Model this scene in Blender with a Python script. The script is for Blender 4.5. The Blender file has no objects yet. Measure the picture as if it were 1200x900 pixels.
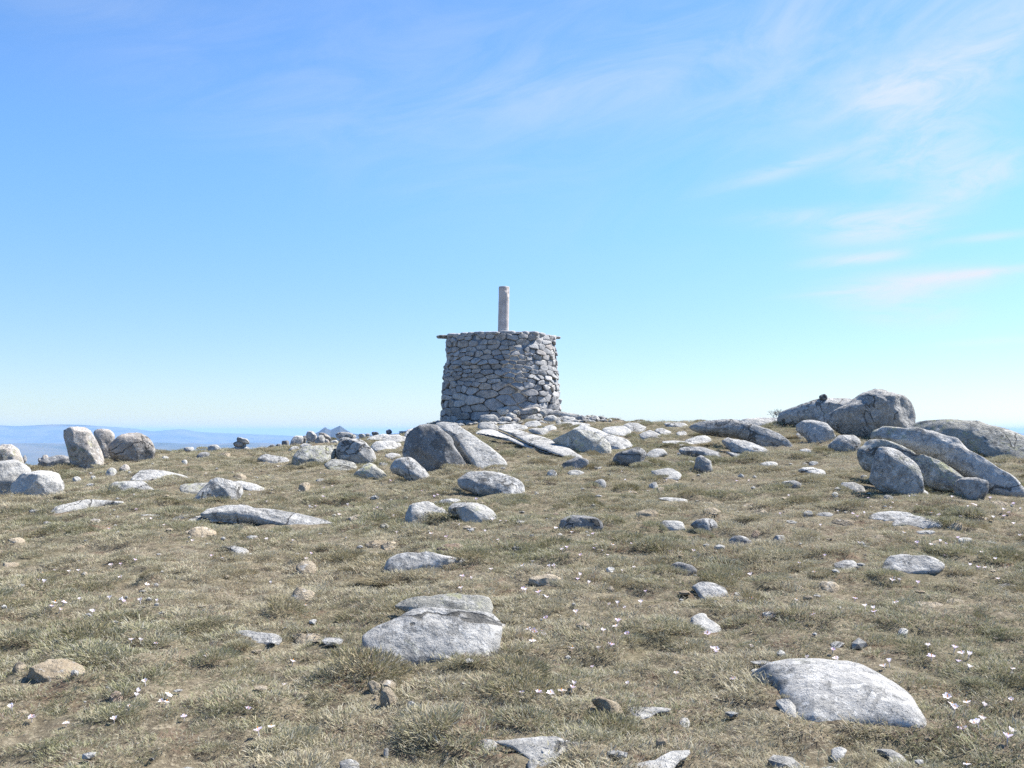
import bpy, math, random
import numpy as np
from mathutils import Vector, Matrix
from mathutils.bvhtree import BVHTree

# ------------------------------------------------------------------ camera, sky, sun, exposure
scene = bpy.context.scene
EYE = 1.7
FPX = 1167.0                      # focal length in photograph pixels (1200 x 900)
HOR = 505.0                       # photograph row of the eye level
cam_data = bpy.data.cameras.new("camera")
cam_data.sensor_width = 36.0
cam_data.lens = 36.0 * FPX / 1200.0
cam_data.clip_start = 0.05
cam_data.clip_end = 200000.0
cam = bpy.data.objects.new("camera", cam_data)
scene.collection.objects.link(cam)
PITCH = math.atan((HOR - 450.0) / FPX)
cam.location = (0, 0, EYE)
cam.rotation_euler = (math.pi / 2 + PITCH, 0, 0)
scene.camera = cam

SUN_AZ = math.radians(64)         # clockwise from the view direction (+Y)
SUN_EL = math.radians(50)
SKY_STRENGTH = 0.085
SUN_STRENGTH = 5.0
EXPOSURE = 1.27

world = bpy.data.worlds.new("World")
scene.world = world
world.use_nodes = True
wn = world.node_tree.nodes; wl = world.node_tree.links
wn.clear()
w_out = wn.new("ShaderNodeOutputWorld")
w_bg = wn.new("ShaderNodeBackground")
w_bg.inputs["Strength"].default_value = SKY_STRENGTH
sky = wn.new("ShaderNodeTexSky")
sky.sky_type = 'NISHITA'
sky.sun_disc = False
sky.sun_elevation = SUN_EL
sky.sun_rotation = SUN_AZ
sky.altitude = 1800.0
sky.air_density = 1.0
sky.dust_density = 0.9
sky.ozone_density = 2.0

def wmath(op, a, b=None, c=None):
    n = wn.new("ShaderNodeMath"); n.operation = op
    for i, v in enumerate((a, b, c)):
        if v is None: continue
        if isinstance(v, (int, float)): n.inputs[i].default_value = v
        else: wl.new(v, n.inputs[i])
    return n.outputs[0]

# thin cirrus, laid out over the sky's own azimuth and elevation
w_tc = wn.new("ShaderNodeTexCoord")
w_sep = wn.new("ShaderNodeSeparateXYZ"); wl.new(w_tc.outputs["Generated"], w_sep.inputs[0])
AZ = wmath('ARCTAN2', w_sep.outputs[0], w_sep.outputs[1])
EL = wmath('ARCSINE', w_sep.outputs[2])
def wnoise(su, sv, rot, scale, detail, rough, dist, off):
    """streaky noise: the (azimuth, elevation) plane turned by rot and stretched"""
    c, s = math.cos(rot), math.sin(rot)
    u = wmath('ADD', wmath('MULTIPLY', AZ, c), wmath('MULTIPLY', EL, s))
    v = wmath('ADD', wmath('MULTIPLY', AZ, -s), wmath('MULTIPLY', EL, c))
    cb = wn.new("ShaderNodeCombineXYZ")
    wl.new(wmath('MULTIPLY', u, su), cb.inputs[0]); wl.new(wmath('MULTIPLY', v, sv), cb.inputs[1])
    cb.inputs[2].default_value = off
    n = wn.new("ShaderNodeTexNoise")
    n.inputs["Scale"].default_value = scale; n.inputs["Detail"].default_value = detail
    n.inputs["Roughness"].default_value = rough; n.inputs["Distortion"].default_value = dist
    wl.new(cb.outputs[0], n.inputs["Vector"])
    return n.outputs["Fac"]
def wramp(v, a, b):
    n = wn.new("ShaderNodeMapRange"); n.interpolation_type = 'SMOOTHSTEP'
    wl.new(v, n.inputs[0]); n.inputs[1].default_value = a; n.inputs[2].default_value = b
    return n.outputs[0]
def wblob(px, py, rx, ry, rot=0.0):
    a0 = math.atan((px - 600) / FPX); e0 = math.atan((HOR - py) / FPX)
    da = wmath('SUBTRACT', AZ, a0); de = wmath('SUBTRACT', EL, e0)
    c, s = math.cos(rot), math.sin(rot)
    u = wmath('DIVIDE', wmath('ADD', wmath('MULTIPLY', da, c), wmath('MULTIPLY', de, s)), rx / FPX)
    v = wmath('DIVIDE', wmath('ADD', wmath('MULTIPLY', da, -s), wmath('MULTIPLY', de, c)), ry / FPX)
    r2 = wmath('ADD', wmath('MULTIPLY', u, u), wmath('MULTIPLY', v, v))
    return wmath('POWER', 2.718, wmath('MULTIPLY', r2, -1.0))
def wsum(*v):
    r = v[0]
    for q in v[1:]: r = wmath('ADD', r, q)
    return r
def wb(k, *a): return wmath('MULTIPLY', wblob(*a), k)
streak_a = wramp(wnoise(13.0, 34.0, 0.16, 1.0, 9, 0.68, 0.8, 3.1), 0.22, 0.74)
streak_b = wramp(wnoise(11.0, 50.0, 0.07, 1.0, 8, 0.66, 0.7, 8.4), 0.20, 0.66)
wisps = wramp(wnoise(5.0, 16.0, 0.25, 1.0, 8, 0.64, 1.1, 1.7), 0.22, 0.80)
c1 = wmath('MULTIPLY', streak_a, wsum(wb(0.58, 1170, 95, 110, 36, .25), wb(0.64, 1085, 150, 80, 36, .2), wb(0.77, 1100, 205, 80, 30, .05), wb(0.80, 1145, 240, 55, 18, .3), wb(0.55, 1040, 125, 60, 20, .2)))
c2 = wmath('MULTIPLY', streak_b, wsum(wb(1.13, 1040, 278, 62, 17, .1), wb(0.58, 960, 262, 70, 10, .0), wb(1.09, 1012, 313, 48, 6, .05), wb(1.04, 1072, 345, 75, 14, .02), wb(1.30, 1150, 337, 55, 5, .05),
     wb(0.72, 1060, 372, 55, 16, -.1), wb(0.80, 1165, 299, 50, 4.5, .04), wb(0.58, 925, 206, 75, 9, .22), wb(0.51, 1180, 410, 60, 4, .03), wb(0.43, 985, 350, 50, 3, .05)))
c3 = wmath('MULTIPLY', wisps, wsum(wb(.20, 330, 110, 420, 80, -.30), wb(.18, 640, 30, 300, 90, .05), wb(.42, 1100, 30, 260, 70, .1), wb(.30, 760, 95, 240, 50, .12), wb(.25, 980, 140, 160, 40, .2)))
cs = wsum(c1, c2, c3)
cl = wmath('DIVIDE', cs, wmath('ADD', 1.0, wmath('MULTIPLY', cs, 0.32)))
tint = wn.new("ShaderNodeMix"); tint.data_type = 'RGBA'
wl.new(wramp(EL, 0.0, 0.30), tint.inputs[0])
tint.inputs[6].default_value = (0.655, 0.69, 0.735, 1); tint.inputs[7].default_value = (0.71, 1.0, 1.24, 1)
grade = wn.new("ShaderNodeMix"); grade.data_type = 'RGBA'; grade.blend_type = 'MULTIPLY'; grade.inputs[0].default_value = 1.0
wl.new(sky.outputs[0], grade.inputs[6]); wl.new(tint.outputs[2], grade.inputs[7])
w_mix = wn.new("ShaderNodeMix"); w_mix.data_type = 'RGBA'
wl.new(cl, w_mix.inputs[0])
wl.new(grade.outputs[2], w_mix.inputs[6])
w_mix.inputs[7].default_value = (4.0, 4.3, 4.7, 1.0)
wl.new(w_mix.outputs[2], w_bg.inputs["Color"])
wl.new(w_bg.outputs[0], w_out.inputs["Surface"])

sun_data = bpy.data.lights.new("sun", 'SUN')
sun_data.energy = SUN_STRENGTH
sun_data.angle = math.radians(0.5)
sun_data.color = (1.0, 0.945, 0.86)
sun = bpy.data.objects.new("sun", sun_data)
scene.collection.objects.link(sun)
sun_dir = Vector((math.sin(SUN_AZ) * math.cos(SUN_EL), math.cos(SUN_AZ) * math.cos(SUN_EL), math.sin(SUN_EL)))
sun.rotation_euler = sun_dir.to_track_quat('Z', 'Y').to_euler()
sun.location = (20, 10, 30)

vs = scene.view_settings
scene.display_settings.display_device = 'sRGB'
vs.view_transform = 'Standard'; vs.look = 'None'
vs.exposure = EXPOSURE; vs.gamma = 1.0
vs.use_curve_mapping = False
scene.render.engine = 'CYCLES'
scene.cycles.use_denoising = False
scene.cycles.max_bounces = 6
scene.cycles.diffuse_bounces = 3
scene.cycles.transparent_max_bounces = 8
scene.cycles.volume_bounces = 1
scene.cycles.sample_clamp_indirect = 6.0

# ------------------------------------------------------------------ helpers
RNG = random.Random(11)

def _hash(ix, iy, iz, seed):
    h = (ix.astype(np.int64) * 374761393 + iy.astype(np.int64) * 668265263 + iz.astype(np.int64) * 2147483647 + seed * 1274126177) & 0xFFFFFFFF
    h = ((h ^ (h >> 13)) * 1274126177) & 0xFFFFFFFF
    h = ((h ^ (h >> 16)) * 2246822519) & 0xFFFFFFFF
    return ((h ^ (h >> 15)) & 0xFFFFFF) / float(0xFFFFFF) * 2.0 - 1.0

def noise3(p, seed=0):
    """value noise in -1..1 at points p (n,3)"""
    f = np.floor(p); t = p - f
    t = t * t * t * (t * (t * 6 - 15) + 10)
    i = f.astype(np.int64)
    r = 0
    for dx in (0, 1):
        wx = t[:, 0] if dx else 1 - t[:, 0]
        for dy in (0, 1):
            wy = t[:, 1] if dy else 1 - t[:, 1]
            for dz in (0, 1):
                wz = t[:, 2] if dz else 1 - t[:, 2]
                r = r + wx * wy * wz * _hash(i[:, 0] + dx, i[:, 1] + dy, i[:, 2] + dz, seed)
    return r

def fbm(p, octaves=4, seed=0, gain=0.5):
    a, s, r = 1.0, 0.0, 0.0
    q = np.array(p, dtype=float)
    for k in range(octaves):
        r = r + a * noise3(q, seed + k * 17); s += a
        a *= gain; q = q * 2.03 + 11.7
    return r / s

def new_mesh(name, verts, faces, mat=None, smooth=True):
    me = bpy.data.meshes.new(name)
    me.from_pydata([tuple(v) for v in verts], [], faces)
    if mat is not None: me.materials.append(mat)
    if smooth:
        me.polygons.foreach_set("use_smooth", [True] * len(me.polygons))
    me.update()
    return me

def link(name, me, parent=None, loc=(0, 0, 0)):
    o = bpy.data.objects.new(name, me)
    scene.collection.objects.link(o)
    o.location = loc
    if parent is not None: o.parent = parent
    return o

def tag(o, label, cat, group=None):
    o["label"] = label; o["category"] = cat
    if group: o["group"] = group
    return o

# ------------------------------------------------------------------ the lie of the land
CREST = np.array([  # photograph column, row of the turf skyline, distance of the crest
    (-700, 560, 20), (-200, 552, 21), (0, 545, 22), (60, 541, 22), (120, 535, 22.5), (190, 528, 23), (250, 527, 24), (300, 526, 25),
    (330, 523, 26), (400, 517, 27), (440, 513, 27.5), (470, 509, 28.5), (510, 497, 30.5), (540, 493, 31.5), (585, 489, 32.5),
    (660, 488, 32.5), (700, 492, 31), (750, 496, 30), (800, 497, 29.5), (860, 496, 29), (910, 496, 28.5), (960, 497, 28), (1010, 499, 27),
    (1060, 502, 26), (1100, 506, 25), (1200, 514, 24), (1400, 522, 23), (1900, 535, 21)], dtype=float)
_caz = np.arctan((CREST[:, 0] - 600) / FPX)
_cs = (HOR - CREST[:, 1]) / FPX + EYE / CREST[:, 2] + 0.0035      # slope up to the crest
_cd = CREST[:, 2]

def ground_height(x, y, bumps=True):
    x = np.atleast_1d(np.asarray(x, float)); y = np.atleast_1d(np.asarray(y, float))
    d = np.hypot(x, y); az = np.arctan2(x, y)
    s = np.interp(az, _caz, _cs); dc = np.interp(az, _caz, _cd)
    back = np.clip((np.abs(az) - 0.75) / 1.2, 0, 1)
    s = s * (1 - back) - 0.05 * back
    dc = dc * (1 - back) + 40 * back
    a = s * d
    t = np.maximum(d - dc, 0)
    b = s * dc - 0.10 * (d - dc) - 0.20 * np.maximum(t - 25, 0) ** 2 / (np.maximum(t - 25, 0) + 120)
    k = 0.16
    m = np.minimum(a, b)
    z = m - k * np.log(np.exp(-(a - m) / k) + np.exp(-(b - m) / k))
    z = z + k * math.log(2) * 0.0
    floor = -640 + 40 * np.sin(x / 2300.0) * np.cos(y / 3100.0)
    w = 60.0
    m2 = np.maximum(z, floor)
    z = m2 + w * np.log1p(np.exp(-np.abs(z - floor) / w)) * (d > 300)
    if bumps:
        near = np.clip((140 - d) / 60, 0, 1)
        p = np.stack([x, y, np.zeros_like(x)], 1)
        z = z - near * 0.012 * np.clip(1 - trench(x, y) / 0.13, 0, 1)
        z = z + near * (0.030 * fbm(p * 1.1, 3, 5) + 0.055 * hummock(x, y))
        far = np.clip((d - 120) / 400, 0, 1)
        z = z + far * np.minimum(d * 0.02, 60) * fbm(p / 420.0, 4, 9)
    return z

def hummock(x, y):
    p = np.stack([x, y, np.zeros_like(x)], 1)
    return 0.65 * noise3(p * 2.3, 41) + 0.60 * noise3(p * 5.2 + 3.3, 42)

def trench(x, y):
    """0 along the dark gaps that run between the turf cushions"""
    p = np.stack([x, y, np.zeros_like(x)], 1)
    return np.minimum(np.abs(noise3(p * 2.7 + 7.7, 51)), np.abs(noise3(p * 3.9 + 1.7, 52)) + 0.02)

_cp, _sp = math.cos(PITCH), math.sin(PITCH)
def ray(px, py):
    """direction of the photograph's pixel, scaled so that its y component is 1"""
    X = (px - 600) / FPX; Y = (450 - py) / FPX
    d = np.array([X, _cp - Y * _sp, _sp + Y * _cp])
    return d / d[1]
CAMP = np.array([0, 0, EYE])

def ground_hit(px, py):
    r = ray(px, py)
    t = np.exp(np.linspace(math.log(2.5), math.log(60), 700))
    z = ground_height(t * r[0], t) - (EYE + t * r[2])
    k = np.nonzero(z > 0)[0]
    if len(k) == 0 or k[0] == 0: return None
    i = k[0]
    f = -z[i - 1] / (z[i] - z[i - 1])
    tt = t[i - 1] + f * (t[i] - t[i - 1])
    return CAMP + r * tt

# ------------------------------------------------------------------ materials
def node_mat(name):
    m = bpy.data.materials.new(name); m.use_nodes = True
    nt = m.node_tree
    for n in list(nt.nodes): nt.nodes.remove(n)
    out = nt.nodes.new("ShaderNodeOutputMaterial")
    b = nt.nodes.new("ShaderNodeBsdfPrincipled")
    b.inputs["Roughness"].default_value = 0.95
    b.inputs["Specular IOR Level"].default_value = 0.15
    nt.links.new(b.outputs[0], out.inputs[0])
    return m, nt, b

class NB:
    """short-hand for building node trees"""
    def __init__(s, nt): s.nt = nt
    def new(s, t): return s.nt.nodes.new(t)
    def put(s, v, sock):
        if hasattr(v, "is_output"): s.nt.links.new(v, sock)
        else: sock.default_value = v
    def noise(s, vec, scale, detail=4, rough=0.55, dist=0.0):
        n = s.new("ShaderNodeTexNoise"); s.put(vec, n.inputs["Vector"])
        n.inputs["Scale"].default_value = scale; n.inputs["Detail"].default_value = detail
        n.inputs["Roughness"].default_value = rough; n.inputs["Distortion"].default_value = dist
        return n.outputs["Fac"]
    def ramp(s, v, a, b, lo=0.0, hi=1.0):
        n = s.new("ShaderNodeMapRange"); n.interpolation_type = 'SMOOTHSTEP'
        s.put(v, n.inputs[0]); n.inputs[1].default_value = a; n.inputs[2].default_value = b
        n.inputs[3].default_value = lo; n.inputs[4].default_value = hi
        return n.outputs[0]
    def math(s, op, a, b=0.0):
        n = s.new("ShaderNodeMath"); n.operation = op
        s.put(a, n.inputs[0]); s.put(b, n.inputs[1]); return n.outputs[0]
    def mix(s, f, a, b):
        n = s.new("ShaderNodeMix"); n.data_type = 'RGBA'
        s.put(f, n.inputs[0])
        for v, k in ((a, 6), (b, 7)):
            s.put(v if hasattr(v, "is_output") else (v[0], v[1], v[2], 1.0), n.inputs[k])
        return n.outputs[2]
    def objvec(s):
        """object coordinates shifted by a random amount for every object"""
        tc = s.new("ShaderNodeTexCoord"); oi = s.new("ShaderNodeObjectInfo")
        a = s.new("ShaderNodeVectorMath"); a.operation = 'ADD'
        m = s.math('MULTIPLY', oi.outputs["Random"], 57.0)
        s.nt.links.new(tc.outputs["Object"], a.inputs[0]); s.nt.links.new(m, a.inputs[1])
        return a.outputs[0], oi.outputs["Random"]
    def bump(s, h, strength, dist, prev=None):
        n = s.new("ShaderNodeBump"); n.inputs["Strength"].default_value = strength
        n.inputs["Distance"].default_value = dist; s.put(h, n.inputs["Height"])
        if prev is not None: s.put(prev, n.inputs["Normal"])
        return n.outputs[0]

def granite(name, pale, grey, lichen, lichen_amt, dark_amt, pale_amt, bumpy=1.0, speck=0.55):
    """weathered granite: grain, pale crust, dark lichen blotches and (some rocks) yellow-green map lichen"""
    m, nt, b = node_mat(name); N = NB(nt)
    v, rnd = N.objvec()
    base = N.mix(N.ramp(N.noise(v, 3.0, 6, 0.65, 0.3), 0.38, 0.62), grey, pale)
    mott = N.ramp(N.noise(v, 1.9, 4, 0.6, 0.5), 0.50 - dark_amt, 0.64 - dark_amt)
    blot = N.ramp(N.noise(v, 9.0, 8, 0.72, 0.5), 0.47, 0.57)
    base = N.mix(N.math('MULTIPLY', N.math('MULTIPLY', blot, mott), 0.72), base, (0.10, 0.103, 0.103))
    few = N.ramp(N.noise(v, 16.0, 6, 0.7, 0.8), 0.60 - dark_amt * 0.4, 0.66 - dark_amt * 0.4)
    base = N.mix(N.math('MULTIPLY', few, 0.75), base, (0.12, 0.122, 0.12))
    crust = N.ramp(N.noise(v, 13.0, 7, 0.68, 0.4), 0.58 - pale_amt, 0.66 - pale_amt * 0.6)
    base = N.mix(N.math('MULTIPLY', crust, 0.7), base, (0.55, 0.545, 0.525))
    lic = N.math('MULTIPLY', N.ramp(N.noise(v, 10.0, 7, 0.7, 0.5), 0.51, 0.60), N.ramp(N.noise(v, 1.3, 3, 0.5), 0.62 - lichen_amt, 0.72 - lichen_amt))
    base = N.mix(N.math('MULTIPLY', lic, 0.7), base, lichen)
    ck = N.math('ABSOLUTE', N.math('SUBTRACT', N.noise(v, 0.9, 5, 0.55, 0.6), 0.5))
    crack = N.math('MULTIPLY', N.ramp(ck, 0.011, 0.003), N.ramp(N.noise(v, 0.8, 2, 0.5), 0.48, 0.56))
    base = N.mix(N.math('MULTIPLY', crack, 0.8), base, (0.07, 0.068, 0.062))
    streak = N.ramp(N.noise(v, 4.0, 7, 0.72, 1.2), 0.54, 0.66)
    base = N.mix(N.math('MULTIPLY', streak, 0.38), base, (0.19, 0.188, 0.18))
    sp = N.ramp(N.noise(v, 70.0, 3, 0.7), 0.60, 0.68)
    base = N.mix(N.math('MULTIPLY', sp, speck), base, (0.085, 0.085, 0.085))
    sp2 = N.ramp(N.noise(v, 45.0, 3, 0.7), 0.62, 0.70)
    base = N.mix(N.math('MULTIPLY', sp2, speck * 0.7), base, (0.62, 0.615, 0.60))
    tone = N.ramp(rnd, 0.0, 1.0, 0.86, 1.10)
    hv = N.new("ShaderNodeHueSaturation"); N.put(tone, hv.inputs["Value"]); N.put(base, hv.inputs["Color"])
    N.put(hv.outputs[0], b.inputs["Base Color"])
    nc = N.bump(N.math('SUBTRACT', 1.0, crack), 0.9, 0.03)
    n0 = N.bump(N.noise(v, 4.5, 5, 0.62, 0.4), 0.6 * bumpy, 0.12, nc)
    n1 = N.bump(N.noise(v, 14.0, 8, 0.72), 0.75 * bumpy, 0.05, n0)
    n2 = N.bump(N.noise(v, 55.0, 5, 0.7), 0.5 * bumpy, 0.012, n1)
    N.put(n2, b.inputs["Normal"])
    return m

MAT = {
    "g": granite("grey_granite", (0.40, 0.395, 0.38), (0.30, 0.298, 0.29), (0.33, 0.335, 0.22), 0.04, 0.06, 0.07),
    "p": granite("pale_granite", (0.43, 0.425, 0.405), (0.33, 0.326, 0.312), (0.36, 0.36, 0.25), 0.0, -0.01, 0.07, speck=0.5),
    "y": granite("lichen_granite", (0.38, 0.375, 0.335), (0.30, 0.297, 0.27), (0.34, 0.345, 0.19), 0.12, 0.06, 0.06, 1.1),
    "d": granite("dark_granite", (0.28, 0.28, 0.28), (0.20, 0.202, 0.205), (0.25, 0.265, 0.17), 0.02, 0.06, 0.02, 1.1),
    "r": granite("rosy_granite", (0.41, 0.375, 0.34), (0.31, 0.285, 0.26), (0.33, 0.33, 0.2), 0.05, 0.02, 0.06),
    "o": granite("ochre_rock", (0.45, 0.385, 0.29), (0.34, 0.28, 0.20), (0.46, 0.41, 0.3), 0.02, -0.08, 0.02, 1.3, speck=0.3),
    "b": granite("brown_rock", (0.34, 0.265, 0.205), (0.24, 0.18, 0.135), (0.37, 0.3, 0.22), 0.02, -0.04, 0.0, 1.3, speck=0.3),
}

# ------------------------------------------------------------------ ground sheet, far ranges, haze
def ground_material():
    m, nt, b = node_mat("mountain_turf"); N = NB(nt)
    g = N.new("ShaderNodeNewGeometry"); v = g.outputs["Position"]
    soil = N.mix(N.ramp(N.noise(v, 9.0, 6, 0.65), 0.36, 0.62), (0.085, 0.070, 0.050), (0.17, 0.145, 0.10))
    soil = N.mix(N.ramp(N.noise(v, 30.0, 5, 0.7), 0.50, 0.64), soil, (0.27, 0.235, 0.17))
    soil = N.mix(N.ramp(N.noise(v, 0.9, 4, 0.6), 0.48, 0.66, 0, 0.5), soil, (0.13, 0.12, 0.075))
    soil = N.mix(N.ramp(N.noise(v, 2.6, 5, 0.65), 0.56, 0.66, 0, 0.6), soil, (0.12, 0.078, 0.055))
    # far below the summit: woods and dry fields
    ln = N.new("ShaderNodeVectorMath"); ln.operation = 'LENGTH'; N.put(v, ln.inputs[0])
    far = N.ramp(ln.outputs["Value"], 150.0, 900.0)
    val = N.mix(N.ramp(N.noise(v, 0.0012, 6, 0.6), 0.4, 0.6), (0.05, 0.065, 0.035), (0.13, 0.12, 0.07))
    N.put(N.mix(far, soil, val), b.inputs["Base Color"])
    N.put(N.bump(N.noise(v, 45.0, 6, 0.7), 0.8, 0.02), b.inputs["Normal"])
    return m

def build_ground():
    az = np.concatenate([np.linspace(-math.pi, -0.78, 50)[:-1], np.linspace(-0.78, 0.78, 700), np.linspace(0.78, math.pi, 50)[1:-1]])
    d = np.concatenate([[0.4, 0.8, 1.3, 1.9, 2.5], np.exp(np.linspace(math.log(3.0), math.log(45.0), 420)),
                        np.exp(np.linspace(math.log(46.0), math.log(70000.0), 150))])
    A, D = np.meshgrid(az, d)
    X = (np.sin(A) * D).ravel(); Y = (np.cos(A) * D).ravel()
    Z = ground_height(X, Y)
    nA, nD = len(az), len(d)
    co = np.stack([X, Y, Z], 1)
    co = np.vstack([co, [[0, 0, float(ground_height(0.001, 0.001)[0])]]])
    i = np.arange(nD - 1)[:, None] * nA; j = np.arange(nA)[None, :]; j2 = (j + 1) % nA
    q = np.stack([i + j, i + j2, i + nA + j2, i + nA + j], -1).reshape(-1, 4)[:, ::-1]
    fan = np.stack([np.full(nA, nD * nA), (np.arange(nA) + 1) % nA, np.arange(nA)], 1)
    me = bpy.data.meshes.new("ground")
    nq, nf = len(q), len(fan)
    me.vertices.add(len(co)); me.vertices.foreach_set("co", co.ravel())
    me.loops.add(nq * 4 + nf * 3); me.loops.foreach_set("vertex_index", np.concatenate([q.ravel(), fan.ravel()]).astype(np.int32))
    me.polygons.add(nq + nf)
    me.polygons.foreach_set("loop_start", np.concatenate([np.arange(nq) * 4, nq * 4 + np.arange(nf) * 3]).astype(np.int32))
    me.polygons.foreach_set("use_smooth", np.ones(nq + nf, dtype=bool))
    me.update(calc_edges=True); me.validate()
    me.materials.append(ground_material())
    o = link("ground", me); o["kind"] = "structure"
    return o
ground = build_ground()

def far_material(name, c1, c2):
    m, nt, b = node_mat(name); N = NB(nt)
    g = N.new("ShaderNodeNewGeometry")
    N.put(N.mix(N.ramp(N.noise(g.outputs["Position"], 0.0009, 6, 0.62), 0.38, 0.62), c1, c2), b.inputs["Base Color"])
    return m
FOREST = far_material("distant_forest", (0.05, 0.06, 0.04), (0.12, 0.11, 0.08))

def mountain_range(name, dist, profile, depth, seed, rough, foot=-650.0, mat=None):
    """a range with a front and a back slope; profile = (photograph column, row) of its ridge"""
    pr = np.array(profile, float)
    az = np.linspace(math.atan((pr[0, 0] - 600) / FPX), math.atan((pr[-1, 0] - 600) / FPX), 360)
    px = np.tan(az) * FPX + 600
    row = np.interp(px, pr[:, 0], pr[:, 1])
    top = EYE + (HOR - row) / FPX * dist * np.cos(az)
    rows = 25
    V = []
    for k in range(rows):
        t = k / (rows - 1) * 2 - 1
        dd = dist + t * depth
        x = np.sin(az) * dd; y = np.cos(az) * dd
        p = np.stack([x, y, np.zeros_like(x)], 1) / (depth * 0.5)
        h = (1 - abs(t)) ** 1.1
        n = fbm(p, 5, seed)
        z = foot - 30 + (top - foot + 30) * np.clip(h + (abs(t) > 0.02) * 0.28 * n * (1 - h) * h * 4, 0, 1)
        if k == rows // 2: z = z + rough * fbm(p * 6, 4, seed + 3)
        V.append(np.stack([x, y, z], 1))
    V = np.concatenate(V); n = len(az)
    F = [(k * n + i, k * n + i + 1, (k + 1) * n + i + 1, (k + 1) * n + i) for k in range(rows - 1) for i in range(n - 1)]
    o = link(name, new_mesh(name, V, [f[::-1] for f in F], mat or FOREST))
    o["kind"] = "structure"
    return o
mountain_range("mountain_range", 42000, [(-600, 504), (-300, 500), (-60, 500), (0, 498.3), (22, 499.5), (60, 497.3), (100, 498), (125, 500), (150, 501), (180, 505.5),
               (212, 502.5), (235, 506), (270, 508), (300, 508.5), (340, 511), (420, 510), (700, 512), (1200, 508), (1700, 510)], 7000, 3, 22)
mountain_range("hills", 22000, [(-600, 514), (-200, 516), (0, 519), (100, 520), (190, 519), (240, 520), (290, 518.2), (315, 519), (350, 522), (700, 520), (1200, 517), (1700, 515)], 4000, 8, 20)
mountain_range("mountain_peak", 13000, [(330, 530), (352, 517), (364, 510), (374, 506.5), (379, 502.5), (381.5, 501), (384, 503), (388, 504), (393, 501.5), (398.5, 498.8), (402, 501), (406, 503.5),
               (413, 507.5), (420, 508.5), (426, 507.5), (433, 508.2), (445, 513), (470, 525)], 3600, 12, 16, mat=far_material("dark_rock_slopes", (0.02, 0.028, 0.03), (0.045, 0.05, 0.05)))

def build_haze():
    x, y0, y1, z0, z1 = 71000.0, -71000.0, 71000.0, -760.0, 140.0
    V = [(-x, y0, z0), (x, y0, z0), (x, y1, z0), (-x, y1, z0), (-x, y0, z1), (x, y0, z1), (x, y1, z1), (-x, y1, z1)]
    F = [(0, 3, 2, 1), (4, 5, 6, 7), (0, 1, 5, 4), (1, 2, 6, 5), (2, 3, 7, 6), (3, 0, 4, 7)]
    m = bpy.data.materials.new("summit_air"); m.use_nodes = True
    nt = m.node_tree
    for n in list(nt.nodes): nt.nodes.remove(n)
    out = nt.nodes.new("ShaderNodeOutputMaterial"); pv = nt.nodes.new("ShaderNodeVolumePrincipled")
    pv.inputs["Color"].default_value = (0.36, 0.60, 1.0, 1)
    pv.inputs["Density"].default_value = HAZE_DENSITY
    pv.inputs["Anisotropy"].default_value = 0.0
    nt.links.new(pv.outputs[0], out.inputs["Volume"])
    o = link("haze", new_mesh("haze", V, F, m, False)); o["kind"] = "stuff"
HAZE_DENSITY = 2.8e-5
build_haze()

# ------------------------------------------------------------------ rocks
REG = {"A": (0, 460, .2), "B": (220, 460, .2), "C": (430, 470, .2), "D": (640, 470, .2), "E": (860, 440, .28333), "F": (400, 630, .25),
       "G": (860, 700, .28333), "H": (0, 620, .3112), "I": (200, 560, .25), "J": (280, 720, .25), "K": (560, 750, .26667), "L": (580, 620, .26667),
       "M": (860, 580, .28333), "T": (480, 320, .22222), "Q": (560, 460, .13333), "P": (0, 0, 1.0)}
ROCKS = []          # every rock object, for keeping the grass clear of them
SEED = [100]

def pts(reg, s):
    x0, y0, k = REG[reg]
    if isinstance(s, str): s = [tuple(float(c) for c in q.split(",")) for q in s.split()]
    return np.array([(x0 + x * k, y0 + y * k) for x, y in s])

def chaikin(P, n):
    for _ in range(n):
        Q = np.roll(P, -1, 0)
        P = np.stack([0.75 * P + 0.25 * Q, 0.25 * P + 0.75 * Q], 1).reshape(-1, 2)
    return P

def resample(P, n):
    Q = np.vstack([P, P[:1]])
    L = np.concatenate([[0], np.cumsum(np.hypot(*np.diff(Q, axis=0).T))])
    t = np.linspace(0, L[-1], n, endpoint=False)
    return np.stack([np.interp(t, L, Q[:, 0]), np.interp(t, L, Q[:, 1])], 1)

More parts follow.
